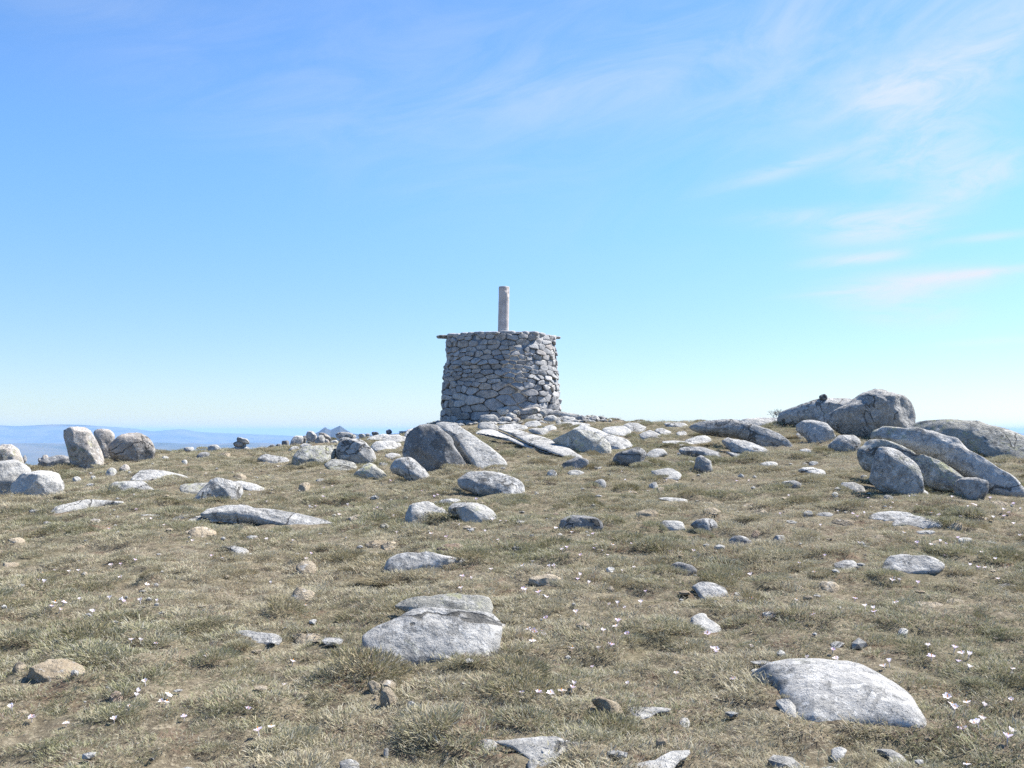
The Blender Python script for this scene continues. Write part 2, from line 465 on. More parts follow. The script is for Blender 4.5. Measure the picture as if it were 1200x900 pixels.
def pillow(P, c, Tf, Tb, p, rings, pb=2.0):
    """closed body over the 2-D outline P: front bulge Tf peaking at c, back bulge Tb; returns verts (u, v, h), faces"""
    n = len(P)
    V = []; F = []
    for k in range(rings + 1):                       # front, from the outline inwards
        r = math.cos(k / rings * math.pi / 2) if k < rings else 0.0
        h = Tf * (1 - r ** p) ** (1.0 / max(p, 1.0) if p >= 2 else 1.0 / (0.5 + p * 0.5))
        if k == rings: V.append((c[0], c[1], Tf)); break
        for q in P: V.append((c[0] + (q[0] - c[0]) * r, c[1] + (q[1] - c[1]) * r, h))
    top = len(V) - 1
    for k in range(rings - 1):
        a, b = k * n, (k + 1) * n
        F += [(a + i, a + (i + 1) % n, b + (i + 1) % n, b + i) for i in range(n)]
    a = (rings - 1) * n
    F += [(a + i, a + (i + 1) % n, top) for i in range(n)]
    rb = max(3, rings // 2); cb = P.mean(0)
    prev = list(range(n))
    for k in range(1, rb + 1):
        r = math.cos(k / rb * math.pi / 2)
        h = -Tb * (1 - r ** pb) ** (1.0 / pb)
        if k == rb:
            V.append((cb[0], cb[1], -Tb)); e = len(V) - 1
            F += [(prev[(i + 1) % n], prev[i], e) for i in range(n)]
        else:
            s = len(V)
            for q in P: V.append((cb[0] + (q[0] - cb[0]) * r, cb[1] + (q[1] - cb[1]) * r, h))
            F += [(prev[(i + 1) % n], prev[i], s + i, s + (i + 1) % n) for i in range(n)]
            prev = list(range(s, s + n))
    return np.array(V), F

def roughen(V, size, amp, seed, cuts=0, fine=1.0, depth=(0.74, 0.93)):
    """facet a body with plane cuts, then weather it with fractal noise"""
    rs = np.random.RandomState(seed)
    c = V.mean(0)
    ext = np.maximum(np.ptp(V, axis=0) / 2, 1e-4)
    W = (V - c) / ext                                   # cut in the rock's own proportions, so that thin slabs get facets too
    for k in range(cuts):
        n = rs.normal(size=3); n[2] = abs(n[2]) * 0.9 + 0.12; n /= np.linalg.norm(n)
        s = W @ n
        over = np.maximum(s - s.max() * rs.uniform(depth[0], depth[1]), 0)
        W = W - over[:, None] * n * 0.95
    V = c + W * ext
    off = rs.uniform(0, 90, 3)
    d = V - c; r = np.linalg.norm(d, axis=1, keepdims=True) + 1e-6
    u = d / r
    V = V + u * (amp * size * fbm(V / (size * 0.42) + off, 3, seed))[:, None]
    rid = 0.5 - np.abs(fbm(V / (size * 0.30) + off + 50, 3, seed + 3)) * 2.0          # creases
    V = V + u * (amp * 0.45 * size * rid)[:, None]
    V = V + u * (amp * fine * size * 0.40 * fbm(V / (size * 0.11) + off, 3, seed + 5))[:, None]
    V = V + (amp * size * 0.35) * np.stack([fbm(V / (size * 0.25) + off + 31 * k, 2, seed + 9 + k) for k in range(3)], 1)
    return V

def R(reg, outline, label, name="boulder", tau=80, tf=0.45, tb=None, p=2.4, pk=None, mat="g", amp=0.04, cuts=None, sm=1, d=None, by=None, sink=None, group=None, cat=None, fine=1.0, lift=0.0):
    """a rock traced in the photograph, stood at its own distance. The outline lies in a plane through its foot that leans back (tau = degrees
    from the horizontal); it swells forwards by tf and backwards by tb (of its smaller side), its ridge at pk."""
    SEED[0] += 1; seed = SEED[0]
    P = pts(reg, outline)
    if reg == 'Q': P = P.mean(0) + (P - P.mean(0)) * 1.12
    P = chaikin(P, sm) if sm else P
    spx = max(np.ptp(P[:, 0]), np.ptp(P[:, 1]))
    n = int(min(110, max(20, spx * 0.75)))
    P = resample(P, n)
    yb = P[:, 1].max() if by is None else by
    low = P[P[:, 1] > P[:, 1].max() - 0.15 * np.ptp(P[:, 1]) - 0.5]
    xb = low[:, 0].mean()
    if d is None:
        B = ground_hit(xb, yb)
        if B is None:
            az = math.atan((xb - 600) / FPX)
            dd = float(np.interp(az, _caz, _cd)) * 0.985
            B = CAMP + ray(xb, yb) * dd * math.cos(az)
    else:
        az = math.atan((xb - 600) / FPX)
        B = CAMP + ray(xb, yb) * d * math.cos(az)
    az = math.atan2(B[0], B[1])
    Fw = np.array([math.sin(az), math.cos(az), 0]); Rt = np.array([math.cos(az), -math.sin(az), 0]); Zv = np.array([0, 0, 1.0])
    t = math.radians(tau)
    U = math.cos(t) * Fw + math.sin(t) * Zv; Nn = -math.sin(t) * Fw + math.cos(t) * Zv
    def onplane(q):
        r = ray(q[0], q[1])
        k = ((B - CAMP) @ Nn) / (r @ Nn)
        w = CAMP + r * k - B
        return (w @ Rt, w @ U)
    uv = np.array([onplane(q) for q in P])
    c = np.array(onplane(pts(reg, [pk])[0])) if pk is not None else uv.mean(0)
    w, h = np.ptp(uv[:, 0]), np.ptp(uv[:, 1])
    dist = float(np.linalg.norm(B - CAMP))
    e = np.roll(P, -1, 0) - P
    Apx = abs(0.5 * np.sum(P[:, 0] * np.roll(P[:, 1], -1) - np.roll(P[:, 0], -1) * P[:, 1]))
    small = 4.0 * Apx / np.hypot(e[:, 0], e[:, 1]).sum() * dist / FPX      # about the shorter side as seen
    size = math.sqrt(max(small * w, 1e-6))
    T = tf * small * (0.72 if name == 'stone_slab' else 0.88)
    if sink is None: sink = 0.03 + 0.12 * min(small, 0.6)
    lo = np.clip(1 - (uv[:, 1] - uv[:, 1].min()) / (0.45 * h), 0, 1)
    uv[:, 1] -= sink * lo / max(math.sin(t), 0.55)
    rings = int(min(36, max(8, spx * 0.30)))
    goal = (P[:, 0].min(), P[:, 0].max(), P[:, 1].min())
    v0 = uv[:, 1].min(); su, ou, sv = 1.0, 0.0, 1.0
    if cuts is None: cuts = 9
    depth = (0.72, 0.92) if spx < 75 else (0.82, 0.95)
    sub = -0.30 * T * math.cos(t)                                  # lying slabs sit with their rim in the ground
    for it in range(5):
        q = uv.copy(); q[:, 0] = (q[:, 0] - c[0]) * su + c[0] + ou; q[:, 1] = v0 + (q[:, 1] - v0) * sv
        cc = np.array([c[0] + ou, v0 + (c[1] - v0) * sv])
        V, F = pillow(q, cc, T * (0.35 + 0.65 * min(sv, 1.2)), (max(T, 0.5 * h * sv * math.sin(t)) if tau < 60 else T) if tb is None else tb * small, p, rings)
        V = roughen(V, size, amp, seed, cuts, fine, depth)
        W = V[:, :1] * Rt + V[:, 1:2] * U + V[:, 2:3] * Nn
        W[:, 2] += lift + sub
        G = W + B - CAMP
        vis = np.ones(len(W), bool) if d is not None else (G[:, 2] + EYE > ground_height(G[:, 0] + 0.0, G[:, 1], True))
        if vis.sum() < 4 or it == 4: break
        yc = G[:, 1] * _cp + G[:, 2] * _sp
        X = 600 + FPX * G[:, 0] / yc; Y = 450 - FPX * (G[:, 2] * _cp - G[:, 1] * _sp) / yc
        X, Y = X[vis], Y[vis]
        wr = (goal[1] - goal[0]) / max(X.max() - X.min(), 1e-3)
        su *= float(np.clip(wr, 0.7, 1.4))
        ou += ((goal[0] + goal[1]) / 2 - (X.max() + X.min()) / 2) * dist / FPX * 0.8
        hr = (yb - goal[2] + 1.0) / max(yb - Y.min() + 1.0, 0.5)
        sv *= float(np.clip(hr, 0.6, 1.5)); sv = min(max(sv, 0.12), 2.2)
    org = Vector(B)
    # outline runs clockwise on screen; make the faces look outwards
    area = np.sum(uv[:, 0] * np.roll(uv[:, 1], -1) - np.roll(uv[:, 0], -1) * uv[:, 1])
    if area < 0: F = [f[::-1] for f in F]
    o = link(name, new_mesh(name, W, F, MAT[mat]), None, org)
    tag(o, label, cat or {"stone_slab": "slab", "boulder": "boulder", "rock": "rock"}.get(name, "stone"), group)
    ROCKS.append(o)
    return o

def S(reg, cx, cy, w, h, label, mat="p", name="stone", tau=45, tf=0.5, group=None, cuts=10, d=None, amp=0.06):
    """a small loose stone, centre and size in region pixels"""
    rs = np.random.RandomState(int(cx * 7 + cy * 13 + w))
    k = 9
    a = np.sort(np.linspace(0, 2 * math.pi, k, endpoint=False) + rs.uniform(-0.22, 0.22, k))
    r = rs.uniform(0.82, 1.12, k)
    if mat in ("o", "b"): tf, cuts, amp, tau = tf * 0.8, 16, max(amp * 0.8, 0.065), min(tau, 38)
    out = [(cx + math.cos(t) * w / 2 * q, cy + math.sin(t) * h / 2 * q) for t, q in zip(a, r)]
    return R(reg, out, label, name, tau=tau, tf=tf, p=3.0, mat=mat, cuts=cuts, sm=1, group=group, amp=amp, d=d, lift=-0.004 if mat in ('o', 'b') else 0.012)

# ------------------------------------------------------------------ the rocks, one by one
# --- group at the edge of the summit on the side of the distant ranges
R("A", "-80,330 -30,305 0,302 55,303 100,325 135,370 150,410 100,440 0,440 -80,440", "grey rounded boulder cut by the picture edge, behind the pale speckled one", tau=75, mat="r", pk=(60, 345), d=21.5, by=545)
R("A", "-90,430 0,400 60,390 110,400 170,430 190,462 150,490 110,520 80,560 85,600 0,606 -90,600", "pale speckled boulder at the picture edge, beside the dark-faced domed boulder", tau=62, mat="p", pk=(70, 440), by=582)
R("A", "52,560 70,520 110,492 150,475 200,458 285,455 330,468 352,500 390,552 300,585 220,595 80,603", "domed pale boulder with one black shaded face, in front of the leaning block", tau=62, mat="p", pk=(165, 520), p=1.7, tf=0.5, cuts=10)
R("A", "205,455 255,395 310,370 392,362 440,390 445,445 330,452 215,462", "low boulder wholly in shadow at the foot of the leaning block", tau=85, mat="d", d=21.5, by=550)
R("A", "362,228 400,212 480,195 520,208 552,262 600,345 618,400 570,430 480,445 425,428 395,350", "tall squared block leaning over, highest stone above the blue ranges", tau=84, mat="r", p=3.2, tf=0.34, sm=1, cuts=10, amp=0.02, pk=(450, 260))
R("A", "545,240 552,215 600,210 665,222 678,262 655,300 640,345 655,400 610,405 600,350 565,280", "pale brownish stone wedged behind the tall leaning block", tau=80, mat="r", d=21.6, by=540)
R("A", "622,320 680,262 740,235 790,232 860,243 900,280 914,325 910,385 850,397 760,400 690,387 640,355", "blocky round boulder with dark stain, beside the tall leaning block", tau=78, mat="r", p=2.8, tf=0.42, pk=(740, 300), cuts=10)
R("A", "755,510 800,470 840,450 920,455 1000,470 1115,494 1060,504 930,502 860,506 800,522", "thin white-topped slab with dark end, downhill of the blocky round boulder", "stone_slab", tau=26, mat="g", tf=0.4)
R("A", "628,555 680,525 720,513 800,525 870,540 914,565 900,587 800,592 720,592 640,582", "low pale humped rock between the thin dark-ended slab and the snaking ledge", "rock", tau=45, mat="g", tf=0.5)
R("A", "278,690 350,665 440,645 500,625 580,628 660,635 755,640 640,652 560,667 500,682 420,682 330,702", "narrow snaking rock ledge bedded in turf below the leaning block", "stone_slab", tau=24, mat="p", tf=0.4)
R("A", "1040,545 1100,530 1200,523 1320,525 1290,560 1180,582 1080,596", "flat slab with yellow-green lichen touching the pyramid rock", "stone_slab", tau=22, mat="y", tf=0.35)
S("A", 1100, 327, 60, 18, "small white stone on the skyline between blocky boulder and cairn", d=22)
S("A", 965, 380, 52, 20, "small white stone just beside the blocky round boulder", "p")
S("A", 1080, 405, 40, 30, "white stone fragment below the skyline downhill of the small cairn", "p")
S("A", 655, 462, 74, 45, "grey stone of a pair below the tall leaning block", "g")
S("A", 728, 438, 66, 38, "ruddy stone of a pair below the blocky round boulder", "r")
S("A", 450, 503, 62, 26, "oblong pale stone in grass right below the tall leaning block", "p")
S("A", 547, 496, 36, 20, "tiny white pebble in grass below the tall leaning block", "p")
S("A", 265, 378, 40, 26, "small ruddy stone on the skyline behind the shadowed boulder", "r", d=21.8)
S("A", 238, 392, 36, 24, "small dark stone on the skyline behind the shadowed boulder", "d", d=21.8)
S("A", 146, 382, 26, 34, "small upright dark stone poking up behind the edge boulders", "d", d=22)
R("A", "805,715 880,712 1000,718 985,725 880,724", "wafer-thin pale slab nearly buried in turf uphill of the long grey ledge", "stone_slab", tau=16, mat="p", tf=0.25)
S("A", 195, 690, 70, 14, "flat pale stone at the low end of the snaking ledge", "p", tau=25)
S("A", 275, 765, 60, 26, "pale stone in turf below the low end of the snaking ledge", "r")
S("A", 555, 748, 70, 20, "pale flat stone in turf below the middle of the snaking ledge", "r", tau=25)

# --- between those boulders and the tower
S("B", 20, 328, 40, 20, "pale stone on the skyline nearest the blocky boulder's side of the cairn", "p", d=23.2)
R("B", "112,328 140,303 175,308 200,338 160,346 125,342", "pale humped stone on the skyline just before the small cairn", "stone", tau=70, mat="p", tf=.5)
R("B", "42,376 90,345 130,350 126,370 80,384", "dark wedge-shaped stone lying in the turf before the small cairn", "stone", tau=55, mat="d", tf=.5)
S("B", 217, 363, 78, 30, "crumbly ochre stone in turf just below the small cairn", "o")
R("B", "247,338 268,317 330,310 356,322 372,330 340,347 270,354", "broad bottom stone of the small three-stone cairn", "cairn_stone", tau=82, mat="g", tf=.5, d=23.3, by=530)
R("B", "263,303 272,290 300,284 322,292 345,300 342,318 300,316 270,314", "middle stone of the small three-stone cairn", "cairn_stone", tau=85, mat="r", tf=.6, d=23.3, by=523.5, sink=.01)
R("B", "284,272 290,260 320,262 352,272 366,286 358,304 320,294 290,288", "top stone of the small three-stone cairn", "cairn_stone", tau=85, mat="g", tf=.6, d=23.3, by=519, sink=.01)
R("B", "12,622 60,580 130,510 180,494 240,505 310,520 332,552 262,614 235,602 190,592 120,602 60,617", "pyramid-shaped pale rock with a dark shaded face, above the long grey ledge", "rock", tau=50, mat="g", p=1.35, tf=0.6, pk=(165, 520), cuts=5, amp=0.03)
R("B", "235,512 330,530 420,545 468,560 420,574 340,562 290,545", "pale tail of slab running out from the pyramid rock", "stone_slab", tau=24, mat="p", tf=0.35)
R("B", "60,715 110,675 180,660 260,655 330,660 400,685 450,700 600,712 720,730 884,760 800,770 700,764 600,762 500,752 400,737 280,722 200,714 130,712", "long grey whale-backed ledge tapering to a point in the turf", "stone_slab", tau=27, mat="g", tf=0.5, pk=(260, 680))
R("B", "-20,742 50,722 120,716 200,716 240,732 180,742 90,745 30,752", "pale flat foot of the long grey ledge at its thick end", "stone_slab", tau=22, mat="p", tf=0.3)
R("B", "-110,747 -60,725 -20,712 20,716 40,728 -40,742", "short grey slab leading up to the long grey ledge", "stone_slab", tau=26, mat="g", tf=0.4)
# the heap of loose boulders on the skyline
H = "loose boulders heaped on the skyline"
R("B", "468,322 490,302 520,310 516,337 480,340", "first dark round stone at the cairn end of the boulder heap", "stone", tau=85, mat="d", d=25.5, by=529)
R("B", "512,302 550,298 548,326 518,328", "small black stone between the first two round ones of the heap", "stone", tau=85, mat="d", d=25.8, by=527)
R("B", "546,288 575,277 597,290 592,322 560,328", "upright dark oval stone in the boulder heap", "stone", tau=85, mat="d", d=25.5, by=527)
R("B", "593,292 625,255 665,250 682,275 668,302 600,320", "round grey boulder second largest of the skyline heap", "boulder", tau=82, mat="g", d=25.6, by=526)
R("B", "660,258 690,247 705,275 682,296", "dark stone squeezed between the two big boulders of the heap", "stone", tau=85, mat="d", d=25.9, by=524)
R("B", "693,232 715,221 762,250 752,287 710,294 693,262", "egg-shaped boulder perched highest on the skyline heap", "boulder", tau=82, mat="g", d=25.7, by=521, pk=(735, 250))
R("B", "735,308 768,245 800,250 816,302 770,312", "triangular dark boulder in the middle of the skyline heap", "boulder", tau=80, mat="g", d=25.4, by=523, p=1.6)
R("B", "760,242 790,230 842,262 840,278 800,268", "flat ruddy stone lying across the top of the heap", "stone", tau=80, mat="r", d=25.9, by=517)
R("B", "798,272 832,274 828,303 806,304", "small squarish stone on the tower side of the triangular boulder", "stone", tau=80, mat="r", d=25.4, by=522)
R("B", "826,292 860,274 885,290 872,308 840,306", "pale stone at the tower end of the skyline heap", "stone", tau=75, mat="p", d=25.4, by=522)
R("B", "862,242 880,229 960,234 992,260 985,272 880,264", "long flat grey stone capping the tower end of the heap", "stone", tau=75, mat="g", d=26, by=515)
R("B", "876,262 965,264 935,284 890,294", "pale flat stone under the long capping stone of the heap", "stone", tau=70, mat="p", d=25.9, by=519)
R("B", "575,336 640,310 662,325 612,350", "low pale flat stone at the foot of the round grey heap boulder", "stone", tau=50, mat="g")
R("B", "648,308 720,294 734,310 672,328", "low pale flat stone at the foot of the egg-shaped boulder", "stone", tau=50, mat="p")
R("B", "398,360 480,360 540,375 602,385 582,407 520,412 420,387", "broken pale slab below the dark end of the boulder heap", "stone_slab", tau=28, mat="g", tf=.4)
S("B", 440, 345, 80, 18, "pale flat stone on the skyline between cairn and heap", "p", d=24.8)
S("B", 425, 326, 60, 12, "dark low stone on the skyline between cairn and heap", "d", d=25)
S("B", 525, 332, 70, 16, "pale stone strip below the first dark stones of the heap", "p", d=25.2)
R("B", "597,400 650,345 700,325 790,310 888,306 892,345 850,382 780,414 690,424 640,422", "broad lichened slab with undercut dark edge below the boulder heap", tau=42, mat="y", tf=0.42, p=2.6, pk=(740, 372), cuts=10)
R("B", "855,372 888,285 920,270 1010,268 1060,310 1100,350 1106,417 1060,407 980,412 900,397", "wedge boulder with dark front and bright sloping back, beside the lichened slab", tau=68, mat="g", p=1.5, tf=0.5, pk=(1010, 322), amp=0.025, cuts=10)
R("B", "788,412 830,385 950,398 1002,420 975,452 850,457", "low yellow-green slab under the wedge boulder", "stone_slab", tau=30, mat="y", tf=.35)
R("B", "962,458 1000,420 1060,407 1110,425 1182,487 1140,500 1080,492 1000,483", "small half-dome with dark patch, downhill of the wedge boulder", tau=50, mat="y", tf=0.5, pk=(1060, 440))
R("B", "1025,282 1070,250 1130,240 1205,245 1230,262 1190,272 1100,287", "pale whaleback slab on the skyline behind the wedge boulder", "stone_slab", tau=34, mat="p", tf=.4)
R("B", "1125,282 1200,252 1260,252 1300,275 1220,292 1140,300", "second pale slab behind the wedge boulder, nearer the tower", "stone_slab", tau=30, mat="p", tf=.35)
S("B", 1178, 228, 34, 28, "small dark stone standing on the skyline slab short of the tower", "d", d=28, tau=80)
S("B", 1100, 238, 40, 18, "small dark stone on the skyline above the whaleback slab", "d", d=28, tau=80)
S("B", 1020, 252, 44, 26, "grey stone on the skyline beside the distant peak", "g", d=27.2, tau=75)
S("B", 1055, 246, 30, 18, "tiny grey stone on the skyline beside the whaleback slab", "g", d=27.5, tau=75)
R("B", "648,538 690,524 722,532 712,572 672,580 650,566", "tan clod-like rock with a tuft before it, alone in the turf below the lichened slab", "rock", tau=50, mat="o")
R("B", "258,495 300,468 352,490 332,512 280,512", "crumbling ochre rock in turf uphill of the pyramid rock's tail", "rock", tau=45, mat="o")
S("B", 775, 512, 56, 16, "small flat pale stone below the low yellow-green slab", "p", tau=30)
S("B", 1145, 420, 60, 24, "flat pale stone between the wedge boulder and the shadowed boulder", "p", tau=35)
S("B", 1155, 776, 60, 18, "small flat pale stone uphill of the white pair", "p", tau=28)
S("B", 990, 730, 130, 36, "flat ochre stone patch in turf beyond the pointed end of the long ledge", "o", tau=20)
S("B", 60, 810, 150, 50, "flat ochre stone patch below the thick end of the long ledge", "o", tau=20)
S("B", 380, 845, 60, 16, "thin pale stone in turf below the middle of the long ledge", "p", tau=24)

# --- under the tower
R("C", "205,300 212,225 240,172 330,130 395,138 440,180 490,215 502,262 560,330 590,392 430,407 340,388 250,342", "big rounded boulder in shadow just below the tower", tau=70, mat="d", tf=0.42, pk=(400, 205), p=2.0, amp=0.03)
R("C", "388,128 440,118 520,138 600,190 690,250 760,300 834,347 815,368 730,384 655,396 615,345 560,285 520,235 480,192 430,165", "long lichen-specked slab leaning on the big shadowed boulder", "stone_slab", tau=40, mat="p", tf=0.30, p=4.0, amp=0.018, cuts=3, pk=(620, 265))
R("C", "128,378 150,345 230,323 290,335 330,380 378,432 340,462 250,437 195,397 150,392", "smooth grey hump-backed rock below the big shadowed boulder", "rock", tau=46, mat="g", tf=0.5)
R("C", "75,215 130,200 220,193 226,225 190,242 100,237", "pale slab at the uphill edge of the big shadowed boulder", "stone_slab", tau=26, mat="p", tf=.4)
R("C", "85,255 200,238 206,275 120,272", "small pale slab tucked under the big shadowed boulder's edge", "stone_slab", tau=26, mat="g", tf=.4)
R("C", "92,315 150,298 222,320 140,334", "thin grey slab beside the smooth hump-backed rock", "stone_slab", tau=24, mat="g", tf=.4)
S("C", 95, 368, 50, 26, "little pale stone beside the half-dome below the wedge boulder", "p")
S("C", 130, 178, 40, 22, "small dark stone on the skyline just short of the tower", "d", d=29.5, tau=80)
S("C", 45, 190, 44, 24, "dark stone on the skyline beside the peak's end of the tower slope", "d", d=28.5, tau=80)
R("C", "526,462 560,425 640,407 720,411 820,435 934,481 912,537 850,548 780,522 700,512 600,497 540,482", "oblong smooth grey slab below the leaning slab", "stone_slab", tau=36, mat="g", tf=0.5, p=2.6, pk=(720, 445))
R("C", "220,652 250,610 290,590 350,584 385,605 400,630 478,662 460,682 380,682 300,712 240,712 224,682", "angular white rock of the pair, the one nearer the shadowed boulder side", "rock", tau=36, mat="p", tf=0.42, p=2.0, pk=(320, 665), cuts=10)
R("C", "413,592 440,575 545,569 563,592 500,612 428,612", "small grey stone behind the two angular white rocks", "stone", tau=45, mat="g", cuts=10)
R("C", "468,642 510,605 600,589 660,620 762,655 752,702 700,713 640,697 570,692 530,657 488,652", "angular white rock of the pair with a long sloping ridge", "rock", tau=36, mat="p", tf=0.42, p=2.0, pk=(600, 660), cuts=10)
S("C", 100, 725, 56, 18, "flat pale stone beside the angular white pair", "p", tau=28)
S("C", 895, 704, 60, 12, "thin pale stone in turf before the squared dark block", "p", tau=24)
S("C", 60, 835, 170, 40, "wide flat ochre patch of stone in turf above the dark-edged rock", "o", tau=18)
S("C", 1105, 664, 44, 20, "small reddish stone behind the squared dark block", "b")
R("Q", "0,365 60,335 130,335 200,352 290,400 400,455 520,505 620,535 632,545 590,540 480,505 370,470 250,415 170,385 100,372", "long thin white rock rib running down from the tower, lower of two", "stone_slab", tau=8, mat="p", tf=0.32, tb=0.15, sink=.02)
R("Q", "190,328 280,318 400,360 520,395 620,420 760,480 900,560 850,575 720,540 600,500 470,455 360,400 260,350", "long white rock rib running down from the tower, upper of two", "stone_slab", tau=8, mat="p", tf=0.32, tb=0.15, sink=.02)
R("Q", "440,335 500,318 600,312 620,335 590,370 520,352", "pale flat slab in turf between the upper rib and the domed outcrop", "stone_slab", tau=24, mat="p", tf=.4)
R("Q", "0,300 20,258 90,262 180,290 175,318 90,325 30,330", "white slab at the foot of the tower, end nearest the leaning slab", "stone_slab", tau=40, mat="p", tf=.5, cuts=10)
R("Q", "20,210 60,198 160,195 178,235 120,262 30,250", "white block of rubble against the shaded foot of the tower", "stone", tau=65, mat="p", tf=.5, cuts=10, d=27.6)
R("Q", "158,150 200,134 262,145 268,170 200,182", "pale flat stone lodged on the rubble at the tower's foot", "stone", tau=65, mat="p", tf=.5, cuts=10, d=28.1)
R("Q", "175,232 230,210 300,225 300,262 240,285 185,270", "round grey rubble stone under the tower", "stone", tau=60, mat="g", tf=.5, cuts=10, d=27.7)
R("Q", "232,190 300,175 352,215 300,228 245,212", "slanted grey rubble stone wedged at the tower's foot", "stone", tau=60, mat="g", cuts=10, d=28.1)
R("Q", "265,150 350,150 390,172 385,200 320,185", "pale rubble stone under the block that leans on the tower", "stone", tau=60, mat="g", cuts=10, d=28.2)
R("Q", "290,225 350,218 378,240 330,252", "small ruddy rubble stone below the tilted block", "stone", tau=50, mat="r", cuts=10, d=27.7)
R("Q", "376,155 460,135 535,124 545,175 470,200 395,232 380,190", "tilted oblong block leaning against the foot of the tower", "stone", tau=75, mat="r", tf=.5, p=3, cuts=10, d=28.0)
R("Q", "410,245 450,205 550,182 568,222 500,250 430,270", "white angular slab downhill of the tilted block", "stone", tau=50, mat="p", cuts=10, d=27.6)
R("Q", "405,290 440,258 530,245 560,290 470,306", "white flat slab lowest in the rubble below the tilted block", "stone_slab", tau=36, mat="p", cuts=10, tf=.4)
R("Q", "540,172 570,150 602,165 596,195 560,200", "small cube-like stone at the sunny corner of the tower", "stone", tau=70, mat="p", cuts=10, d=28.0)
R("Q", "570,235 640,200 690,205 690,245 620,265 580,262", "bright white broken stone below the sunny corner of the tower", "stone", tau=55, mat="p", cuts=10, d=27.5)
R("Q", "600,175 680,165 800,180 905,200 880,215 760,208 640,190", "long thin slab lying on the skyline at the sunny foot of the tower", "stone_slab", tau=60, mat="p", tf=.4, d=28.8)
R("Q", "690,212 760,205 850,222 860,248 760,240 700,238", "pale slab stacked under the long thin skyline slab", "stone_slab", tau=50, mat="p", tf=.4, d=28.0)
R("Q", "600,275 680,258 770,262 760,285 640,292", "grey shaded slab at the top of the domed outcrop", "stone_slab", tau=40, mat="g", tf=.4, d=27.4)
R("Q", "770,255 830,232 872,250 860,270 790,272", "small white stone at the top of the domed outcrop", "stone", tau=50, mat="p", d=27.6)
R("Q", "850,235 900,195 950,215 945,250 880,252", "grey upright stone ending the thin slabs by the tower", "stone", tau=75, mat="g", cuts=10, d=28.4)
R("Q", "952,245 1000,205 1060,205 1075,260 1010,272 960,262", "grey squarish skyline stone clear of the tower, one of two touching", "stone", tau=78, mat="g", cuts=10, d=28.6)
R("Q", "1050,210 1105,210 1120,240 1170,265 1100,268 1072,258", "dark squarish skyline stone clear of the tower, one of two touching", "stone", tau=78, mat="d", cuts=10, d=28.8)
R("Q", "1130,255 1190,272 1180,285 1120,280", "small sloping stone trailing off the two touching skyline stones", "stone", tau=70, mat="g", d=28.6)
S("Q", 1095, 288, 50, 26, "small pale stone below the two touching skyline stones", "p", tau=60, d=28)
S("Q", 150, 272, 50, 34, "small pale rubble stone between the two white foot slabs", "p", tau=60, d=27.6)
S("Q", 560, 268, 80, 36, "pale rubble stone beside the bright white broken one", "p", tau=50, d=27.5)
S("Q", 235, 300, 110, 30, "flat grey stone in front of the round rubble stone", "g", tau=40)
S("Q", 345, 288, 90, 30, "flat pale stone below the small ruddy rubble stone", "p", tau=40)
R("D", "28,202 70,170 150,160 230,165 290,198 340,230 387,272 382,292 300,302 230,314 150,284 100,244 50,222", "domed outcrop with a long shaded flank below the tower", tau=48, mat="y", tf=0.5, pk=(190, 205), p=1.8)
R("D", "128,160 180,135 250,145 330,180 430,210 524,240 480,257 400,294 385,270 340,228 290,196 200,168", "smooth pale slab sweeping down behind the domed outcrop", "stone_slab", tau=20, mat="p", tf=0.3)
R("D", "415,140 470,124 540,130 602,150 560,177 490,182 450,160", "wide pale slab on the skyline between tower and overhanging ledge", "stone_slab", tau=28, mat="p", tf=.35)
R("D", "538,190 590,165 620,185 692,200 630,224 558,213", "pale fan-shaped slab below the wide skyline slab", "stone_slab", tau=24, mat="p", tf=.35)
R("D", "628,165 690,155 742,180 700,197 650,192", "small pale slab uphill of the fan-shaped slab", "stone_slab", tau=24, mat="p", tf=.35)
R("D", "752,185 810,172 832,195 780,200", "small pale slab close before the overhanging ledge", "stone_slab", tau=24, mat="p", tf=.35)
R("D", "655,236 750,229 868,240 862,254 760,254", "long flat pale pavement of rock below the fan-shaped slab", "stone_slab", tau=16, mat="p", tf=.25)
R("D", "685,130 740,124 835,136 840,150 700,146", "low pale skyline slab close to the overhanging ledge", "stone_slab", tau=30, mat="p", tf=.35)
R("P", "806,500 812,494.5 836,491 860,491 877,495 900,502 922,511 932,521 912,525 896,522 880,513 860,508 840,506 820,506", "long overhanging ledge with a black shaded front on the skyline", tau=60, mat="g", tf=0.4, pk=(868, 498), amp=0.02)
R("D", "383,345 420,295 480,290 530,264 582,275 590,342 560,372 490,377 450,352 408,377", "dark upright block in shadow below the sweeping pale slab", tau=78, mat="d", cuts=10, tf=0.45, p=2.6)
R("D", "76,377 130,350 200,322 246,338 252,370 200,387 130,408", "dark wedge rock with one white lit end, uphill of the grey pebble pair", "rock", tau=62, mat="d", cuts=10, pk=(190, 350))
R("D", "268,482 300,460 346,454 357,490 320,507 280,497", "small blue-grey stone alone in the heath below the dark wedge rock", "stone", tau=55, mat="g", cuts=10)
R("D", "603,407 660,391 720,394 803,416 780,447 710,450 640,432", "flat white diamond-shaped slab below the dark upright block", "stone_slab", tau=24, mat="p", tf=.35)
R("D", "582,333 600,290 650,274 728,290 690,307 620,332", "pale slab propped behind the dark upright block", "stone_slab", tau=26, mat="p", tf=.35)
R("D", "768,292 800,265 880,269 960,280 1044,322 980,332 920,312 860,302 800,300", "pale roof-like slab above the dark knobbly stone", "stone_slab", tau=30, mat="g", tf=.45)
R("D", "860,402 875,330 905,308 942,333 978,365 982,397 940,417 888,422", "dark knobbly upright stone with green lichen", "rock", tau=78, mat="d", amp=0.09, tf=0.5)
